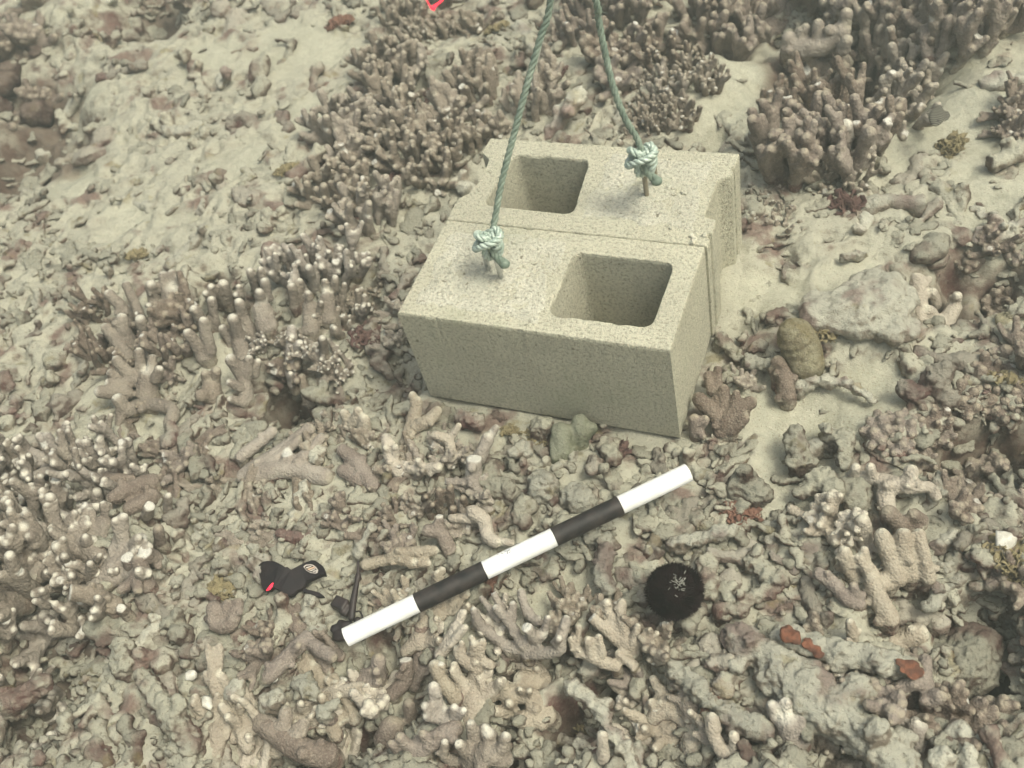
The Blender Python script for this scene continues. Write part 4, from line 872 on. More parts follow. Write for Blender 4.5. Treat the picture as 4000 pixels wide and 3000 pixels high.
def ruffle(name, u, v, R0, mat, label, n=70, seed=0, cat='algae', group='ruffled algae tufts'):
    """crinkled blades packed in a low dome"""
    rg = np.random.default_rng(seed); G = ground(u, v); V = []; F = []
    for _ in range(n):
        a = rg.uniform(0, 6.28); q = R0 * math.sqrt(rg.random()) * .9; c = np.array([q * math.cos(a), q * math.sin(a), R0 * .5 * math.sqrt(max(0, 1 - (q / R0) ** 2))])
        th = rg.uniform(0, 3.14); ax = np.array([math.cos(th), math.sin(th), rg.uniform(-.3, .3)]); up = unit(np.array([c[0], c[1], R0 * .6]) + rg.normal(0, R0 * .25, 3)); L = R0 * rg.uniform(.25, .5); H = R0 * rg.uniform(.2, .38); k = 8
        ph = rg.uniform(0, 6); b0 = len(V); nr = unit(np.cross(ax, up))
        for i in range(k):
            t = i / (k - 1) - .5; off = nr * (math.sin(t * 9 + ph) * L * .22); p = c + ax * L * 2 * t + off
            h = H * (1 - (2 * t) ** 2 * .6)
            for s in (0, 1): V.append(p + nr * (.0009 * (1 if s else -1)) - up * H * .6); V.append(p + nr * (.0006 * (1 if s else -1)) * (1) + up * h + nr * math.sin(t * 17 + ph) * .0012)
        for i in range(k - 1):
            a0 = b0 + 4 * i; b1 = a0 + 4
            F += [(a0, b1, b1 + 1, a0 + 1), (a0 + 2, a0 + 3, b1 + 3, b1 + 2), (a0 + 1, b1 + 1, b1 + 3, a0 + 3)]
        F += [(b0, b0 + 1, b0 + 3, b0 + 2), (b0 + 4 * k - 4, b0 + 4 * k - 2, b0 + 4 * k - 1, b0 + 4 * k - 3)]
    me = mesh_np(name, V, F); o = link(name, me, mat); o.location = (G[0], G[1], G[2] + .002); o.rotation_euler = (rg.normal(0, .3), rg.normal(0, .3), 0); tag(o, label, cat, group); TAKEN.append((u, v, R0 * FPX / 1.5 * .8)); return o
M_YEL = simple('yellow_algae', (0.27, 0.23, 0.13), .8, .2, 0, 300, .001, (0.17, 0.14, 0.08), 80)
M_RED = simple('maroon_algae', (0.135, 0.085, 0.07), .8, .2, 0, 300, .001, (0.09, 0.05, 0.045), 80)
M_RST = simple('rust_sponge', (0.21, 0.115, 0.08), .8, .3, 0, 260, .002, (0.14, 0.07, 0.05), 90)
for i, (u, v, r, m, w) in enumerate([(3200, 1300, .030, M_YEL, 'yellow-brown ruffled algae at the lower left edge of the pale boulder'), (1950, 130, .026, M_YEL, 'tan ruffled algae between the ropes and the upper sand patch'),
     (3720, 590, .026, M_YEL, 'yellow-brown ruffled algae below the small striped fish'), (3230, 375, .024, M_YEL, 'ochre ruffled algae between the two upper right coral thickets'),
     (1130, 680, .024, M_YEL, 'lone yellow-brown algae tuft on open rubble left of the blocks'), (880, 2310, .022, M_YEL, 'pale yellow algae tuft left of the black strap'),
     (1795, 290, .018, M_YEL, 'small yellow-green algae tuft left of the rope'), (3900, 2290, .030, M_YEL, 'yellow algae cushion near the right photo edge above the dark cavity'),
     (3960, 2400, .024, M_YEL, 'golden algae tuft at the right photo edge'), (2000, 1700, .018, M_YEL, 'ochre algae tuft under the front block edge'), (2110, 1720, .020, M_YEL, 'dark-centred ochre algae rosette below the front block'),
     (2270, 2860, .016, M_YEL, 'narrow golden algae tuft in the bottom crevice'), (3060, 2305, .014, M_YEL, 'tiny ochre algae tuft between the urchin and the hand-shaped coral'), (540, 1010, .019, M_YEL, 'yellow and white crusted nodule above the left coral thicket'),
     (3880, 1620, .026, M_YEL, 'ochre algae among the dark knobs at the right edge'),
     (1700, 385, .020, M_RED, 'maroon algae tuft left of the left rope'), (1530, 735, .026, M_RED, 'maroon feathery algae left of the rear block'), (3300, 830, .032, M_RED, 'maroon algae mound right of the rear block'),
     (1360, 900, .024, M_RED, 'maroon algae patch left of the block seam'), (2180, 310, .022, M_RED, 'reddish-brown algae between the two ropes'), (1440, 1330, .026, M_RED, 'dull maroon algae left of the front block'),
     (2420, 1790, .022, M_RED, 'maroon algae above the right end of the scale bar'), (1930, 2285, .016, M_RST, 'rust-red algae just under the middle of the scale bar'),
     (2890, 2010, .024, M_RST, 'rust-red algae tuft above and right of the urchin'), (1330, 110, .030, M_RST, 'rust-orange algae tuft near the top photo edge'), (2790, 2740, .018, M_RST, 'rust-coloured tuft on the long narrow dead limb'),
     (1500, 1560, .022, M_RED, 'dark maroon algae left of the front block foot'), (870, 2390, .012, M_RST, 'tiny rust tuft below the pale yellow algae tuft')]):
    ruffle('algae_tuft' if 'nodule' not in w else 'crusted_nodule', u, v, r, m, w, 60 if r > .02 else 40, i)
def patch(u, v, ru, rv, ang, h, mat, label):
    G = at_z(u, v, ground(u, v)[2] + h + .011); mb = MB(); rg = np.random.default_rng(int(u))
    for _ in range(9): mb.ball(rg.uniform(-1, 1, 3) * [ru * .6, rv * .5, .001], rv * rg.uniform(.4, .7), (1.3, 1, .32), 10)
    me = remesh(mb, 'sponge', .0018, 1); roughen(me, .006, 80, 3, int(v)); o = link('encrusting_sponge', me, mat); o.location = G; o.rotation_euler = (0, .1, ang); tag(o, label, 'sponge', 'orange-red encrusting sponges')
M_ORS = simple('orange_sponge', (0.20, 0.085, 0.05), .8, .15, 0, 160, .004, (0.10, 0.05, 0.035), 110)
patch(3105, 2490, .030, .013, -.25, .040, M_ORS, 'flat orange-red sponge crust on the upper end of the knobbly limb')
patch(3180, 2530, .018, .010, -.5, .036, M_ORS, 'orange-brown sponge crust in the middle of the knobbly limb')
patch(3548, 2610, .011, .014, .3, .040, M_ORS, 'small bright orange sponge at the lower end of the knobbly limb')
M_GRN = rubble_material('green_coral', (0.34, 0.35, 0.26), (0.27, 0.29, 0.20), (0.18, 0.19, 0.125), (0.2, 0.17, 0.12), (0.26, 0.25, 0.15))
traced('lobed_coral', M_GRN, MC, [(62, Rr, 1440, 1250, 1.2, 1430, 1150, 2.5), (50, Rr, 1540, 1180, 1.5, 1550, 1080, 3), (40, Rr, 1400, 1300, 1, 1390, 1200, 2), (44, Rr, 1560, 1160, 2, 1610, 1120, 2)], 'lumpy green lobed coral', 'coral', 'massive corals', rough=(.003, .001), dead=True, nubs=.8)
M_SHELL = simple('white_shell', (0.62, 0.61, 0.54), .6, .3, 0, 120, .002, (0.42, 0.40, 0.34), 120)
def chip(u, v, r, label):
    z = ground(u, v)[2] + .022; G = at_z(u, v, z); mb = MB(); rg = np.random.default_rng(int(u + v)); n = 9; V = []; F = []
    ang = [2 * math.pi * i / n for i in range(n)]; rad = [r * rg.uniform(.75, 1.15) for _ in ang]
    for zz, q in ((-.0015, .9), (.0005, 1), (.0022, .75)): V += [(q * a * math.cos(t), q * a * math.sin(t) * .85, zz) for a, t in zip(rad, ang)]
    for j in (0, 1): F += [(j * n + i, j * n + (i + 1) % n, (j + 1) * n + (i + 1) % n, (j + 1) * n + i) for i in range(n)]
    F += [tuple(reversed(range(n))), tuple(range(2 * n, 3 * n))]
    o = link('shell_fragment', mesh_np('shell', V, F, True), M_SHELL); o.location = G; o.rotation_euler = Vector(unit(CAM - G) + rg.normal(0, .3, 3)).to_track_quat('Z', 'Y').to_euler(); tag(o, label, 'shell fragment', 'white shell fragments')
chip(812, 2745, .011, 'round white shell disc lying on rubble below the pale yellow algae'); chip(713, 2835, .009, 'narrow white shell fragment near the lower left')
chip(1340, 2660, .007, 'small angular white shell chip below the clamp tool'); chip(1210, 2985 - 20, .008, 'white shell chip at the bottom photo edge'); chip(745, 2640, .009, 'dull white flat shell in the lower left rubble')
chip(1070, 2655, .006, 'bright sliver of shell beside an angular white fragment'); chip(3930, 2110, .016, 'jagged white shell at the right photo edge')
chip(3870, 2800, .022, 'large chalky white shell near the lower right corner')

TAKEN += [(3640, 480, 110), (3700, 400, 120)]
# ------------------------------------------------------------------ colonies filling the thickets
def tri(a, b): return rng.uniform(a, b)
# (cu, cv, ru, rv, count, styles, material, scale lo, hi)
ZONES = [(1750, 430, 420, 150, 11, (3, 1, 4, 6), M_COR, .9, 1.25), (1420, 700, 130, 200, 7, (3, 1, 4), M_COR, .9, 1.15), (1640, 620, 150, 100, 7, (1, 3), M_COR, .85, 1.05),
         (2470, 180, 230, 190, 8, (1, 3, 6), M_CORB, 1.0, 1.35), (2560, 470, 160, 60, 6, (3, 1), M_COR, .5, .7), (1750, 90, 250, 80, 8, (4, 5, 0), M_COR, .6, .9),
         (3150, 120, 470, 110, 14, (1, 3, 4, 6, 8), M_CORB, 1.15, 1.5), (3560, 130, 260, 130, 8, (1, 6, 0), M_CORB, 1.1, 1.5), (3900, 60, 120, 70, 3, (5, 8), M_CORB, .9, 1.2), (3220, 500, 200, 200, 8, (1, 3, 6), M_CORB, 1.1, 1.4),
         (3480, 360, 150, 120, 6, (1, 3, 0), M_COR, 1.0, 1.4), (3250, 680, 130, 60, 4, (3, 4), M_COR, .6, .8), (3000, 800, 120, 120, 3, (3, 13), M_COR, .5, .7), (3960, 560, 60, 120, 3, (5, 11), M_CORB, .7, .9),
         (1000, 1330, 350, 120, 3, (3, 4), M_CORB, .9, 1.1), (1300, 1150, 130, 150, 3, (3, 1), M_CORW, .95, 1.15), (480, 1330, 120, 160, 4, (3, 4), M_CORB, .7, .9), (560, 1450, 130, 170, 3, (4, 6), M_CORB, .5, .7), (1250, 1500, 150, 150, 5, (4, 5), M_CORW, .5, .7), (1520, 1250, 130, 150, 5, (4, 6), M_COR, .5, .7),
         (300, 1950, 280, 140, 8, (6, 3, 7), M_CORW, 1.0, 1.25), (250, 2220, 240, 200, 11, (6, 3, 1, 8), M_CORW, 1.05, 1.35), (110, 2500, 110, 200, 6, (6, 1, 3), M_CORW, 1.1, 1.3), (130, 2800, 120, 140, 4, (6, 9), M_CORW, 1.0, 1.2), (600, 1830, 200, 100, 5, (9, 4), M_CORB, .6, .85),
         (1750, 2450, 300, 100, 4, (6, 8), M_CORP, .7, .9), (1700, 2780, 360, 170, 15, (7, 8, 6), M_CORP, .85, 1.15), (2350, 2500, 230, 130, 4, (4, 6, 7), M_COR, .6, .9), (1150, 2850, 300, 130, 9, (8, 9, 6), M_CORP, .85, 1.1), (2650, 2800, 200, 150, 5, (8, 7), M_CORP, .8, 1.0), (1100, 2550, 150, 120, 3, (9, 6), M_CORB, .6, .8),
         (1380, 1780, 200, 150, 8, (6, 4, 9), M_COR, .55, .8), (1750, 1900, 180, 180, 8, (4, 6), M_COR, .5, .75), (1500, 2080, 200, 90, 5, (9, 6), M_CORB, .6, .8), (1000, 2000, 200, 130, 5, (9, 6), M_COR, .6, .8),
         (3560, 1700, 140, 120, 9, (11, 12), M_CORB, .7, 1.0), (3920, 1460, 90, 160, 7, (11, 12, 6), M_CORB, .8, 1.1), (3830, 1700, 150, 80, 5, (12, 11), M_CORB, .8, 1.1), (3450, 2060, 220, 100, 4, (8, 6), M_CORP, .8, 1.0), (3800, 1960, 160, 100, 5, (6, 11), M_CORB, .7, 1.0),
         (3850, 1150, 130, 90, 5, (9, 12, 6), M_CORB, .6, .9), (3080, 2620, 250, 80, 4, (6, 4), M_COR, .6, .8), (3650, 2780, 260, 150, 6, (6, 8, 4), M_CORB, .8, 1.1), (3880, 2480, 100, 120, 3, (6, 12), M_CORB, .8, 1.0), (2750, 2850, 130, 120, 4, (7, 8), M_COR, .6, .8), (3350, 2950, 200, 60, 3, (8, 4), M_COR, .7, .9),
         (130, 150, 160, 130, 5, (12, 6, 11), M_CORB, 1.0, 1.5), (80, 430, 130, 160, 6, (12, 6, 11), M_CORB, 1.1, 1.6), (620, 60, 150, 70, 3, (5, 12), M_CORB, .9, 1.2), (2900, 1540, 60, 40, 1, (6,), M_COR, .5, .6), (2580, 330, 200, 80, 6, (3, 13), M_COR, .6, .8)]
MN = {M_CORP.name: 'pale tan', M_COR.name: 'tan', M_CORW.name: 'pale-tipped', M_CORB.name: 'brown'}
from mathutils import Quaternion
for cu, cv, ru, rv, n, sts, mt, lo, hi in ZONES:
    got = 0; tries = 0
    while got < n and tries < n * 12:
        tries += 1; a = rng.uniform(0, 2 * math.pi); q = math.sqrt(rng.random()); u, v = cu + ru * q * math.cos(a), cv + rv * q * math.sin(a)
        st, me = PROT[sts[rng.integers(len(sts))]]; sc = rng.uniform(lo, hi); G = ground(u, v); D = np.linalg.norm(G - CAM)
        pr = .026 * sc * FPX / D
        if in_block(G[0], G[1], .035 * sc + .01) or not free(u, v, pr * .38): continue
        TAKEN.append((u, v, pr)); got += 1
        tilt = Quaternion((rng.normal(), rng.normal(), 0), rng.normal(0, .18)); rz = Quaternion((0, 0, 1), rng.uniform(0, 6.28))
        if st in ('hand', 'prone'): rz = Quaternion((0, 0, 1), rng.uniform(.6, 3.4))
        o = inst('finger_coral' if st != 'knob' else 'knobbly_coral', me, mt, (G[0], G[1], G[2] - .004), (tilt @ rz).to_euler(), sc)
        sz = 'small' if sc < .62 else ('large' if sc > .95 else ('medium' if sc < .8 else 'big'))
        register(o, f"{sz} {MN[mt.name]} {NAMEW[st]}", u, v, 'coral', GC)

KEEP = [(1110, 2250, 75), (1210, 2260, 70), (1320, 2440, 55), (1330, 2490, 60), (1390, 2300, 30), (1385, 2350, 30), (1330, 2370, 35), (1395, 2220, 30), (2635, 2310, 110)]
# ------------------------------------------------------------------ rubble
RP = []
for i, (st, L) in enumerate([('stick', .05), ('stick', .075), ('fork', .055), ('fork', .07), ('lump', None), ('fork', .08), ('slab', None), ('stick', .04), ('fork', .05), ('lump', None), ('stick', .09), ('fork', .065), ('fork', .06), ('stick', .06)]):
    RP.append((st, rubble_proto('coral_rubble', i, st, .0026, L)))
RNAME = {'stick': 'dead coral stick', 'fork': 'forked dead coral', 'lump': 'knobbly rubble lump', 'slab': 'flat rubble slab'}
MATN = {M_RUB.name: 'dusty', M_RUBP.name: 'pale', M_RUBR.name: 'pinkish'}
rock_group = 'dead coral rubble lying on the sea bed'
ROCKS = []
for i in range(7):
    rg = np.random.default_rng(900 + i); mb = MB()
    for _ in range(7): mb.ball(rg.normal(0, .016, 3) * [1.3, 1, .4], rg.uniform(.013, .024), (1, 1, .7), 12)
    me = remesh(mb, 'reef_rock', .0034, 2); roughen(me, .010, 28, 3, i); roughen(me, .0045, 85, 3, i + 3); ROCKS.append(me)
for zu, zv, zru, zrv, n in ((700, 500, 700, 450, 26), (600, 1700, 500, 120, 5), (900, 2700, 500, 250, 9), (3450, 1050, 450, 200, 9), (3300, 1750, 350, 250, 6), (3300, 2650, 600, 300, 8), (2350, 1880, 350, 120, 7), (2750, 2150, 300, 200, 5), (180, 250, 200, 200, 5), (1300, 950, 200, 200, 5)):
    for _ in range(n):
        a = rng.uniform(0, 6.28); q = math.sqrt(rng.random()); u, v = zu + zru * q * math.cos(a), zv + zrv * q * math.sin(a); G = ground(u, v); sc = rng.uniform(.6, 1.25)
        if in_block(G[0], G[1], .05) or not free(u, v, 45) or sand_mask(G[:1], G[1:2])[0] > .6: continue
        TAKEN.append((u, v, 60 * sc)); mt = (M_RUB, M_RUB, M_RUBR)[rng.integers(3)]
        o = inst('reef_rock', ROCKS[rng.integers(7)], mt, (G[0], G[1], G[2] - .004), (rng.normal(0, .2), rng.normal(0, .2), rng.uniform(0, 6.28)), (sc * rng.uniform(.8, 1.3), sc, sc * rng.uniform(.7, 1.1)))
        register(o, ('small ' if sc < .85 else 'large ') + ('rough dusty' if mt != M_RUBR else 'rough pinkish') + ' reef rock', u, v, 'rock', 'rough rocks scattered over the sea bed')
M_RUBD = rubble_material('rubble_dark_maroon', (0.17, 0.13, 0.105), (0.11, 0.075, 0.06), (0.06, 0.036, 0.03), (0.07, 0.03, 0.028), (0.11, 0.09, 0.05))  # dark rubble for added rocks, ledge shadow painted into their colour
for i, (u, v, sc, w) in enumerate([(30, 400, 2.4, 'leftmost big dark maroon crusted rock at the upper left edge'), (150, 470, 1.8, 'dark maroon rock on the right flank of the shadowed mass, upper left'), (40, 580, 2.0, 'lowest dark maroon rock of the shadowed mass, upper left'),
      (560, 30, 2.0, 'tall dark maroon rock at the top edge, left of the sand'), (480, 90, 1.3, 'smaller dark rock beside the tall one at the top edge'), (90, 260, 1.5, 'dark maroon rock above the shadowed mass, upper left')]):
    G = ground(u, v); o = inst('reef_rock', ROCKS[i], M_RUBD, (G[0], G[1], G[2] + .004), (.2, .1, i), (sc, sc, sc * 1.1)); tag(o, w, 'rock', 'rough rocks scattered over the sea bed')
got = 0; tries = 0
def rest_rot(): return (Quaternion((rng.normal(), rng.normal(), 0), rng.normal(0, .3)) @ Quaternion((0, 0, 1), rng.uniform(0, 6.28))).to_euler()
while got < 298 and tries < 6000:
    tries += 1; u, v = rng.uniform(-30, 4030), rng.uniform(-30, 3030) if rng.random() < .6 else rng.uniform(1500, 3000)
    G = ground(u, v); D = np.linalg.norm(G - CAM)
    if in_block(G[0], G[1], .03): continue
    if sand_mask(G[:1], G[1:2])[0] > .5 and rng.random() < .85: continue
    sc = rng.uniform(.75, 1.5) if v > 900 else rng.uniform(1.0, 1.9)
    pr = .020 * sc * FPX / D
    if not free(u, v, pr * .5) or any((u - a) ** 2 + (v - b) ** 2 < (c + 40) ** 2 for a, b, c in KEEP): continue
    TAKEN.append((u, v, pr * .8)); st, me = RP[rng.integers(len(RP))]; mt = (M_RUB, M_RUB, M_RUBP, M_RUBR)[rng.integers(4)]
    o = inst('coral_fragment', me, mt, (G[0], G[1], G[2] + (.006 if v > 1300 else -.001) * sc), rest_rot(), sc); got += 1
    sz = 'small' if sc < 1.0 else ('big' if sc > 1.35 else 'medium')
    register(o, f"{sz} {MATN[mt.name]} {RNAME[st]}", u, v, 'coral fragment', rock_group); o['kind'] = 'thing'
finish_labels()

def silt_mask(u, v):
    m = 0 * u
    for a, b, c, d in ((800, 550, 750, 500), (3500, 1000, 500, 300), (3250, 1650, 350, 350), (3500, 450, 300, 350), (700, 2650, 350, 250), (300, 1500, 300, 250)):
        m = np.maximum(m, (((u - a) / c) ** 2 + ((v - b) / d) ** 2 < 1) * 1.0)
    return m
def rubble_bed():
    lows = [rubble_proto('low', 50 + i, ('stick', 'fork', 'fork', 'stick', 'slab', 'lump', 'fork', 'stick')[i], .0040, (.05, .03, .05, .035, .04, .03, .04, .06)[i]) for i in range(8)]
    D = [(get_V(m), get_F(m)) for m in lows]
    N = 5600; pu = rng.uniform(-150, 4150, N * 2); pv = rng.uniform(-100, 3150, N * 2)
    Vs, Fs, Rs = [], [], []; off = 0; cnt = 0
    HP = np.array(HERO_PTS)
    W = np.array([at_z(u, v, 0.0) for u, v in zip(pu, pv)]); hz = height(W[:, 0], W[:, 1]); sm = sand_mask(W[:, 0], W[:, 1])
    dd = np.linalg.norm(W - CAM, axis=1); silt = silt_mask(pu, pv)
    for k in range(N * 2):
        x, y = W[k, 0], W[k, 1]
        if in_block(x, y, .012) or (sm[k] > .25 and rng.random() < .86) or (silt[k] > .5 and rng.random() < .42): continue
        V, F = D[rng.integers(len(D))]; sc = rng.uniform(.28, 1.0) ** 1.1 * (1.3 if dd[k] > 1.9 else 1.1)
        if sm[k] > .25: sc *= .6
        low = .012 if np.min(np.hypot(HP[:, 0] - pu[k], HP[:, 1] - pv[k]) - HP[:, 2]) < 8 else 0
        if any((pu[k] - a) ** 2 + (pv[k] - b) ** 2 < c * c for a, b, c in KEEP): continue
        q = (Quaternion((rng.normal(), rng.normal(), 0), rng.normal(0, .4)) @ Quaternion((0, 0, 1), rng.uniform(0, 6.28))).to_matrix()
        Vs.append(V @ np.array(q).T * sc * [1, 1, (.7 if silt[k] > .5 else .9)] + [x, y, hz[k] + (rng.uniform(-.008, .004) if silt[k] < .5 else rng.uniform(-.012, -.003) * sc) - low]); Fs.append(F + off); off += len(V); Rs.append(np.full(len(V), rng.random())); cnt += 1
        if cnt >= N: break
    me = mesh_np('rubble_bed', np.concatenate(Vs), np.concatenate(Fs)); set_attr(me, 'rnd', np.concatenate(Rs))
    o = link('rubble_bed', me, M_STUFF); tag(o, 'loose carpet of small broken dead coral covering the sea bed', 'rubble', kind='stuff')
    for m in lows: bpy.data.meshes.remove(m)
rubble_bed()

# ------------------------------------------------------------------ urchin
def urchin():
    z = .012; c = at_z(2635, 2310, .028 + z); r = .0362; M_U = simple('black_urchin', (0.006, 0.004, 0.004), .85, .08, 0, 300, .001, (0.016, 0.008, 0.009), 60)
    o = empty('sea_urchin', tuple(c - [0, 0, .03])); tag(o, 'round black sea urchin with short dense spines to the right of the scale bar', 'sea urchin')
    mb = MB(); mb.ball((0, 0, .03), r * .90, (1, 1, .82), 24); link('shell', mb.mesh('shell'), M_U, o)
    mb = MB(); n = 3200
    for i in range(n):
        zz = 1 - 2 * (i + .5) / n
        if zz < -.5: break
        a = i * 2.399963; q = math.sqrt(1 - zz * zz); d = unit(np.array([q * math.cos(a), q * math.sin(a), zz * 1.1]) + rng.normal(0, .10, 3)); p = np.array([q * math.cos(a) * r * .88, q * math.sin(a) * r * .88, .03 + zz * r * .72])
        L = rng.uniform(.003, .0078); t = unit(np.cross(d, [.3, .5, .8])); b = np.cross(d, t); w = .0008
        mb.add([p + t * w, p - t * .5 * w + b * .87 * w, p - t * .5 * w - b * .87 * w, p + d * L], [(0, 1, 3), (1, 2, 3), (2, 0, 3), (2, 1, 0)])
    link('spines', mb.mesh('spines', False), M_U, o)
    mb = MB(); top = unit(CAM - (c + [0, 0, .0])) * .35 + unit(np.array([.3, .1, 1])) * .65; top = unit(top)
    for _ in range(40):  # pale slivers on the crown stand in for highlights
        d = unit(top + rng.normal(0, .15, 3)); p = np.array([0, 0, .03]) + d * r * [.93, .93, .85]; e = unit(np.cross(d, rng.normal(0, 1, 3))) * rng.uniform(.0006, .0022)
        mb.tube([p - e + d * .002, p + e + d * .0035], [.0004, .0003], 5)
    link('pale_spine', mb.mesh('pale_spine'), simple('pale_spine', (0.34, 0.34, 0.29), .35, .5), o); o.children[-1]['label'] = 'pale glossy spines around the crown'
    TAKEN.append((2635, 2310, 110))
urchin()

# ------------------------------------------------------------------ black strap with printed badge, glow marks, clamp tool
M_BLK = simple('black_rubber', (0.011, 0.008, 0.009), .6, .35, 0, 90, .0012, (0.018, 0.012, 0.012), 40)
M_LOGO = simple('badge_print', (0.62, 0.56, 0.48), .6, .3)
M_LOGO2 = simple('badge_print_warm', (0.62, 0.42, 0.28), .6, .3)
def slab_from(px, ox, oy, sc, zf, thick, mat, name, parent, origin, sub=.004):
    """flat piece of sheet following zf(u,v): outline in view pixels, real thickness"""
    P = densify(np.array(px, float), sub * 1e3 * 5); bm = bmesh.new(); top = []; bot = []
    for x, y in P:
        u, v = ox + x / sc, oy + y / sc; p = at_z(u, v, zf(u, v)) - origin; top.append(bm.verts.new(p)); bot.append(bm.verts.new(p - np.array([0, 0, thick])))
    n = len(P)
    f1 = bm.faces.new(top); f2 = bm.faces.new(bot[::-1])
    for i in range(n): bm.faces.new((top[(i + 1) % n], top[i], bot[i], bot[(i + 1) % n]))
    bmesh.ops.recalc_face_normals(bm, faces=bm.faces); bmesh.ops.triangulate(bm, faces=[f1, f2]); me = bpy.data.meshes.new(name); bm.to_mesh(me); bm.free()
    return link(name, me, mat, parent)
def straps():
    ox, oy, sc = 980, 2150, 6.912; g0 = ground(1130, 2260)[2]
    def zf(u, v): return g0 + .030 + .008 * math.sin((u - 1000) / 45.) + .00008 * (u - 1130)
    org = at_z(1130, 2260, g0)
    o = empty('strap', tuple(org)); tag(o, 'piece of black rubber strap with a pale oval badge left of the scale bar', 'strap')
    body = [(205, 400), (300, 310), (430, 285), (600, 290), (720, 330), (850, 400), (930, 455), (980, 440), (1030, 480), (1090, 520), (1200, 460), (1350, 380), (1500, 310), (1640, 265), (1730, 270), (1850, 350), (1950, 430), (2015, 640), (1900, 650), (1750, 710), (1600, 780), (1480, 830), (1450, 930), (1370, 1030), (1250, 1070), (1150, 1170), (1050, 1210), (950, 1190), (800, 1090), (700, 1030), (600, 980), (520, 1060), (400, 1070), (330, 1040), (285, 950), (270, 800), (230, 640), (200, 500)]
    slab_from(body[::-1], ox, oy, sc, zf, .007, M_BLK, 'strap_body', o, org)
    zt = lambda u, v: zf(u, v) + .0006
    ring = [(1420, 430), (1490, 385), (1600, 375), (1680, 390), (1760, 450), (1815, 530), (1800, 600), (1750, 625), (1600, 600), (1500, 540), (1440, 470)]
    rin = [(1590 + (x - 1610) * .86 + 15, 500 + (y - 500) * .84) for x, y in ring]
    mb = MB()
    n = len(ring); V = [at_z(ox + x / sc, oy + y / sc, zt(ox + x / sc, oy + y / sc)) - org for x, y in ring + rin]
    V2 = [p - np.array([0, 0, .0012]) for p in V]; mb.add(V + V2, [(i, (i + 1) % n, n + (i + 1) % n, n + i) for i in range(n)] + [(2 * n + i, i, (i + 1) % n, 2 * n + (i + 1) % n) for i in range(n)] + [(n + i, 3 * n + i, 3 * n + (i + 1) % n, n + (i + 1) % n) for i in range(n)])
    bz = link('badge', mb.mesh('badge', False), M_LOGO, o)
    for k, (l, m_) in enumerate([([(1480, 460), (1620, 415), (1640, 430), (1500, 485)], M_LOGO), ([(1520, 500), (1700, 435), (1735, 465), (1550, 535)], M_LOGO2), ([(1570, 545), (1740, 480), (1745, 500), (1620, 560)], M_LOGO), ([(1660, 560), (1780, 520), (1790, 545), (1770, 600), (1740, 560), (1700, 590)], M_LOGO)]):
        slab_from(l[::-1], ox, oy, sc, zt, .0011, m_, 'badge_stripe', bz, org, .01)
    s2 = empty('strap', tuple(at_z(1220, 2310, g0))); tag(s2, 'short thin black strap end beside the larger black strap', 'strap'); og = at_z(1220, 2310, g0)
    slab_from([(1400, 1030), (1440, 1010), (1500, 1040), (1560, 1060), (1720, 1100), (1850, 1140), (1965, 1225), (1900, 1240), (1790, 1240), (1650, 1180), (1500, 1130), (1410, 1120)][::-1], ox, oy, sc, lambda u, v: g0 + .024, .006, M_BLK, 'strap_end', s2, og)
    M_GLOW = simple('red_laser_glow', (0.8, 0.02, 0.04), .5, .2, emis=(1.0, 0.03, 0.07, 1.1))
    def glow(px, sc_, ox_, oy_, zz, w, label):
        P = [at_z(ox_ + x / sc_, oy_ + y / sc_, zz(ox_ + x / sc_, oy_ + y / sc_)) for x, y in px]; mb = MB(); c = np.mean(P, 0)
        mb.tube([p - c for p in P], w, 8); g = link('laser_mark', mb.mesh('laser_mark'), M_GLOW); g.location = c; tag(g, label, 'laser mark', 'red laser marks')
    glow([(590, 890), (550, 960), (500, 1030), (430, 1078)], sc, ox, oy, lambda u, v: zf(u, v) + .001, [.0010, .0022, .0022, .0008], 'short bright red laser streak on the black strap')
    gz = ground(1690, 30)[2] + .03
    glow([(720, -20), (860, 230), (960, 370), (1020, 400), (1050, 300), (1180, 190), (1300, 110), (1420, -20)], 11.06, 1600, 0, lambda u, v: gz, [.0012, .0016, .003, .0045, .0045, .003, .0022, .003], 'bright red V-shaped laser mark at the top photo edge')
    # clamp tool
    ox, oy, sc = 1280, 2170, 4.485; g1 = ground(1360, 2440)[2] + .016; org = at_z(1340, 2450, g1)
    t = empty('clamp_tool', tuple(org)); tag(t, 'black clamp tool with a tapering rod, lying under the left end of the scale bar', 'clamp tool')
    M_T = simple('black_plastic', (0.014, 0.011, 0.011), .5, .4, 0, 120, .001, (0.03, 0.02, 0.018), 50)
    def P(x, y, h):
        return at_z(ox + x / sc, oy + y / sc, g1 + h) - org
    k = 1.42 / FPX / sc
    mb = MB(); mb.tube([P(420, 1090, .012), P(450, 800, .016), P(520, 430, .022)], [62 * k, 60 * k, 42 * k], 14); link('shaft', mb.mesh('shaft'), M_T, t)
    mb = MB(); mb.tube([P(520, 430, .022), P(532, 370, .023), P(535, 340, .024)], [48 * k, 56 * k, 46 * k], 14); link('collar', mb.mesh('collar'), M_T, t)
    mb = MB(); mb.tube([P(532, 350, .024), P(535, 230, .026), P(528, 110, .028)], [30 * k, 26 * k, 24 * k], 12); link('rod_tip', mb.mesh('rod_tip'), M_T, t)
    mb = MB(); mb.tube([P(490, 985, .016), P(560, 975, .018), P(600, 1040, .017), P(620, 1100, .014)], [16 * k] * 4, 8); link('ring', mb.mesh('ring'), M_T, t)
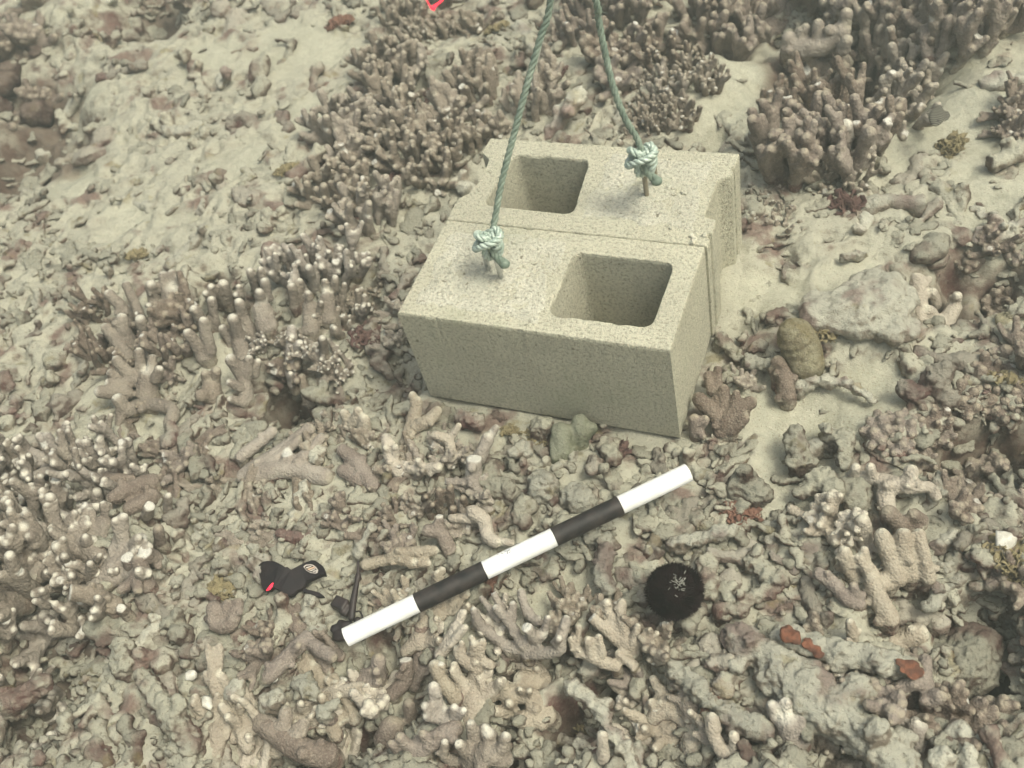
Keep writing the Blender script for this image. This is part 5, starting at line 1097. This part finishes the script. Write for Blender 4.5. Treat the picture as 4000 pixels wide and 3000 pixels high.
    mb = MB(); rot = Matrix.Rotation(-.15, 3, 'Z'); mb.box(P(225, 855, .012), (.021, .017, .014), rot); mb.box(P(320, 960, .010), (.013, .016, .010), rot); h = remesh(mb, 'jaw', .0016, 3); link('jaw', h, M_T, t)
    mb = MB(); rg = np.random.default_rng(4)
    for x, y, r in ((220, 1190, 75), (130, 1280, 85), (200, 1400, 110), (330, 1250, 110), (300, 1380, 110), (600, 1430, 70), (450, 1330, 100), (120, 1420, 50), (520, 1130, 60)): mb.ball(P(x, y, .006), r * k * 1.12, (1, 1, .6), 12)
    h = remesh(mb, 'clamp_base', .002, 1); roughen(h, .002, 90, 2, 4); link('clamp_base', h, M_T, t)
straps()

# ------------------------------------------------------------------ fish
def fish():
    M_F, nt, b = newmat('striped_fish'); tc = nt.nodes.new('ShaderNodeTexCoord'); w = nt.nodes.new('ShaderNodeTexWave'); w.inputs['Scale'].default_value = 75; w.inputs['Distortion'].default_value = 1.2; w.inputs['Detail'].default_value = 1
    w.bands_direction = 'X'; nt.links.new(tc.outputs['Object'], w.inputs['Vector']); c = mix(nt, sstep(nt, w.outputs['Fac'], .4, .7), (0.010, 0.010, 0.010), (0.20, 0.19, 0.15)); nt.links.new(c, b.inputs['Base Color']); b.inputs['Roughness'].default_value = .8; b.inputs['Specular IOR Level'].default_value = .1
    G = ground(3655, 470); c0 = at_z(3660, 455, G[2] + .075); a = at_z(3650, 495, G[2] + .075); e = at_z(3670, 412, G[2] + .075)
    X = unit(a - e); L = .047; N = unit(CAM - c0); Y = unit(np.cross(N, X)); Z = np.cross(X, Y)
    o = empty('fish', tuple(c0)); M4 = Matrix(((X[0], Y[0], Z[0], c0[0]), (X[1], Y[1], Z[1], c0[1]), (X[2], Y[2], Z[2], c0[2]), (0, 0, 0, 1))); o.matrix_world = M4
    tag(o, 'small dark fish with fine pale stripes hovering over the sand at the upper right', 'fish')
    V = []; F = []; n = 22; m = 20      # x: head at +
    for i in range(n):
        t = i / (n - 1); x = L * (.5 - t); h = L * .25 * (math.sin(math.pi * min(1, t * .93 + .02)) ** .62) + .0012; w_ = L * .085 * math.sin(math.pi * min(1, t * .9 + .05)) ** .7 + .0006
        for j in range(m): q = 2 * math.pi * j / m; V.append((x, h * math.sin(q), w_ * math.cos(q)))
    for i in range(n - 1):
        for j in range(m): F.append((i * m + j, i * m + (j + 1) % m, (i + 1) * m + (j + 1) % m, (i + 1) * m + j))
    F += [tuple(reversed(range(m))), tuple((n - 1) * m + j for j in range(m))]
    link('body', mesh_np('body', V, F), M_F, o)
    def fin(name, pts):
        k = len(pts); V = [(x * L, y * L, .0004) for x, y in pts] + [(x * L, y * L, -.0004) for x, y in pts]
        link(name, mesh_np(name, V, [tuple(range(k)), tuple(reversed(range(k, 2 * k)))] + [(i, k + i, k + (i + 1) % k, (i + 1) % k) for i in range(k)], False), M_F, o)
    fin('dorsal_fin', [(.22, .27), (.05, .39), (-.15, .42), (-.34, .33), (-.36, .20), (-.1, .26)]); fin('anal_fin', [(.05, -.27), (-.1, -.37), (-.26, -.35), (-.36, -.2), (-.1, -.26)]); fin('tail', [(-.44, .05), (-.60, .13), (-.64, 0), (-.60, -.13), (-.44, -.05)])
    mb = MB(); mb.ball((L * .30, L * .06, L * .055), .0022, (1, 1, .6), 10); link('eye', mb.mesh('eye'), simple('fish_eye', (.02, .02, .02), .2), o)
fish()

# ------------------------------------------------------------------ the water between the camera and the far bed
def haze():
    mb = MB(); mb.box((-.4, .4, .6), (9, 9, 2.4)); me = mb.mesh('haze', False); m = bpy.data.materials.new('water_haze'); m.use_nodes = True; nt = m.node_tree; nt.nodes.clear()
    out = nt.nodes.new('ShaderNodeOutputMaterial'); v = nt.nodes.new('ShaderNodeVolumePrincipled'); v.inputs['Color'].default_value = (0.76, 0.84, 0.74, 1); v.inputs['Density'].default_value = .108; v.inputs['Anisotropy'].default_value = .3
    nt.links.new(v.outputs[0], out.inputs['Volume']); o = link('haze', me, m); tag(o, kind='stuff')
haze()
#MARK4
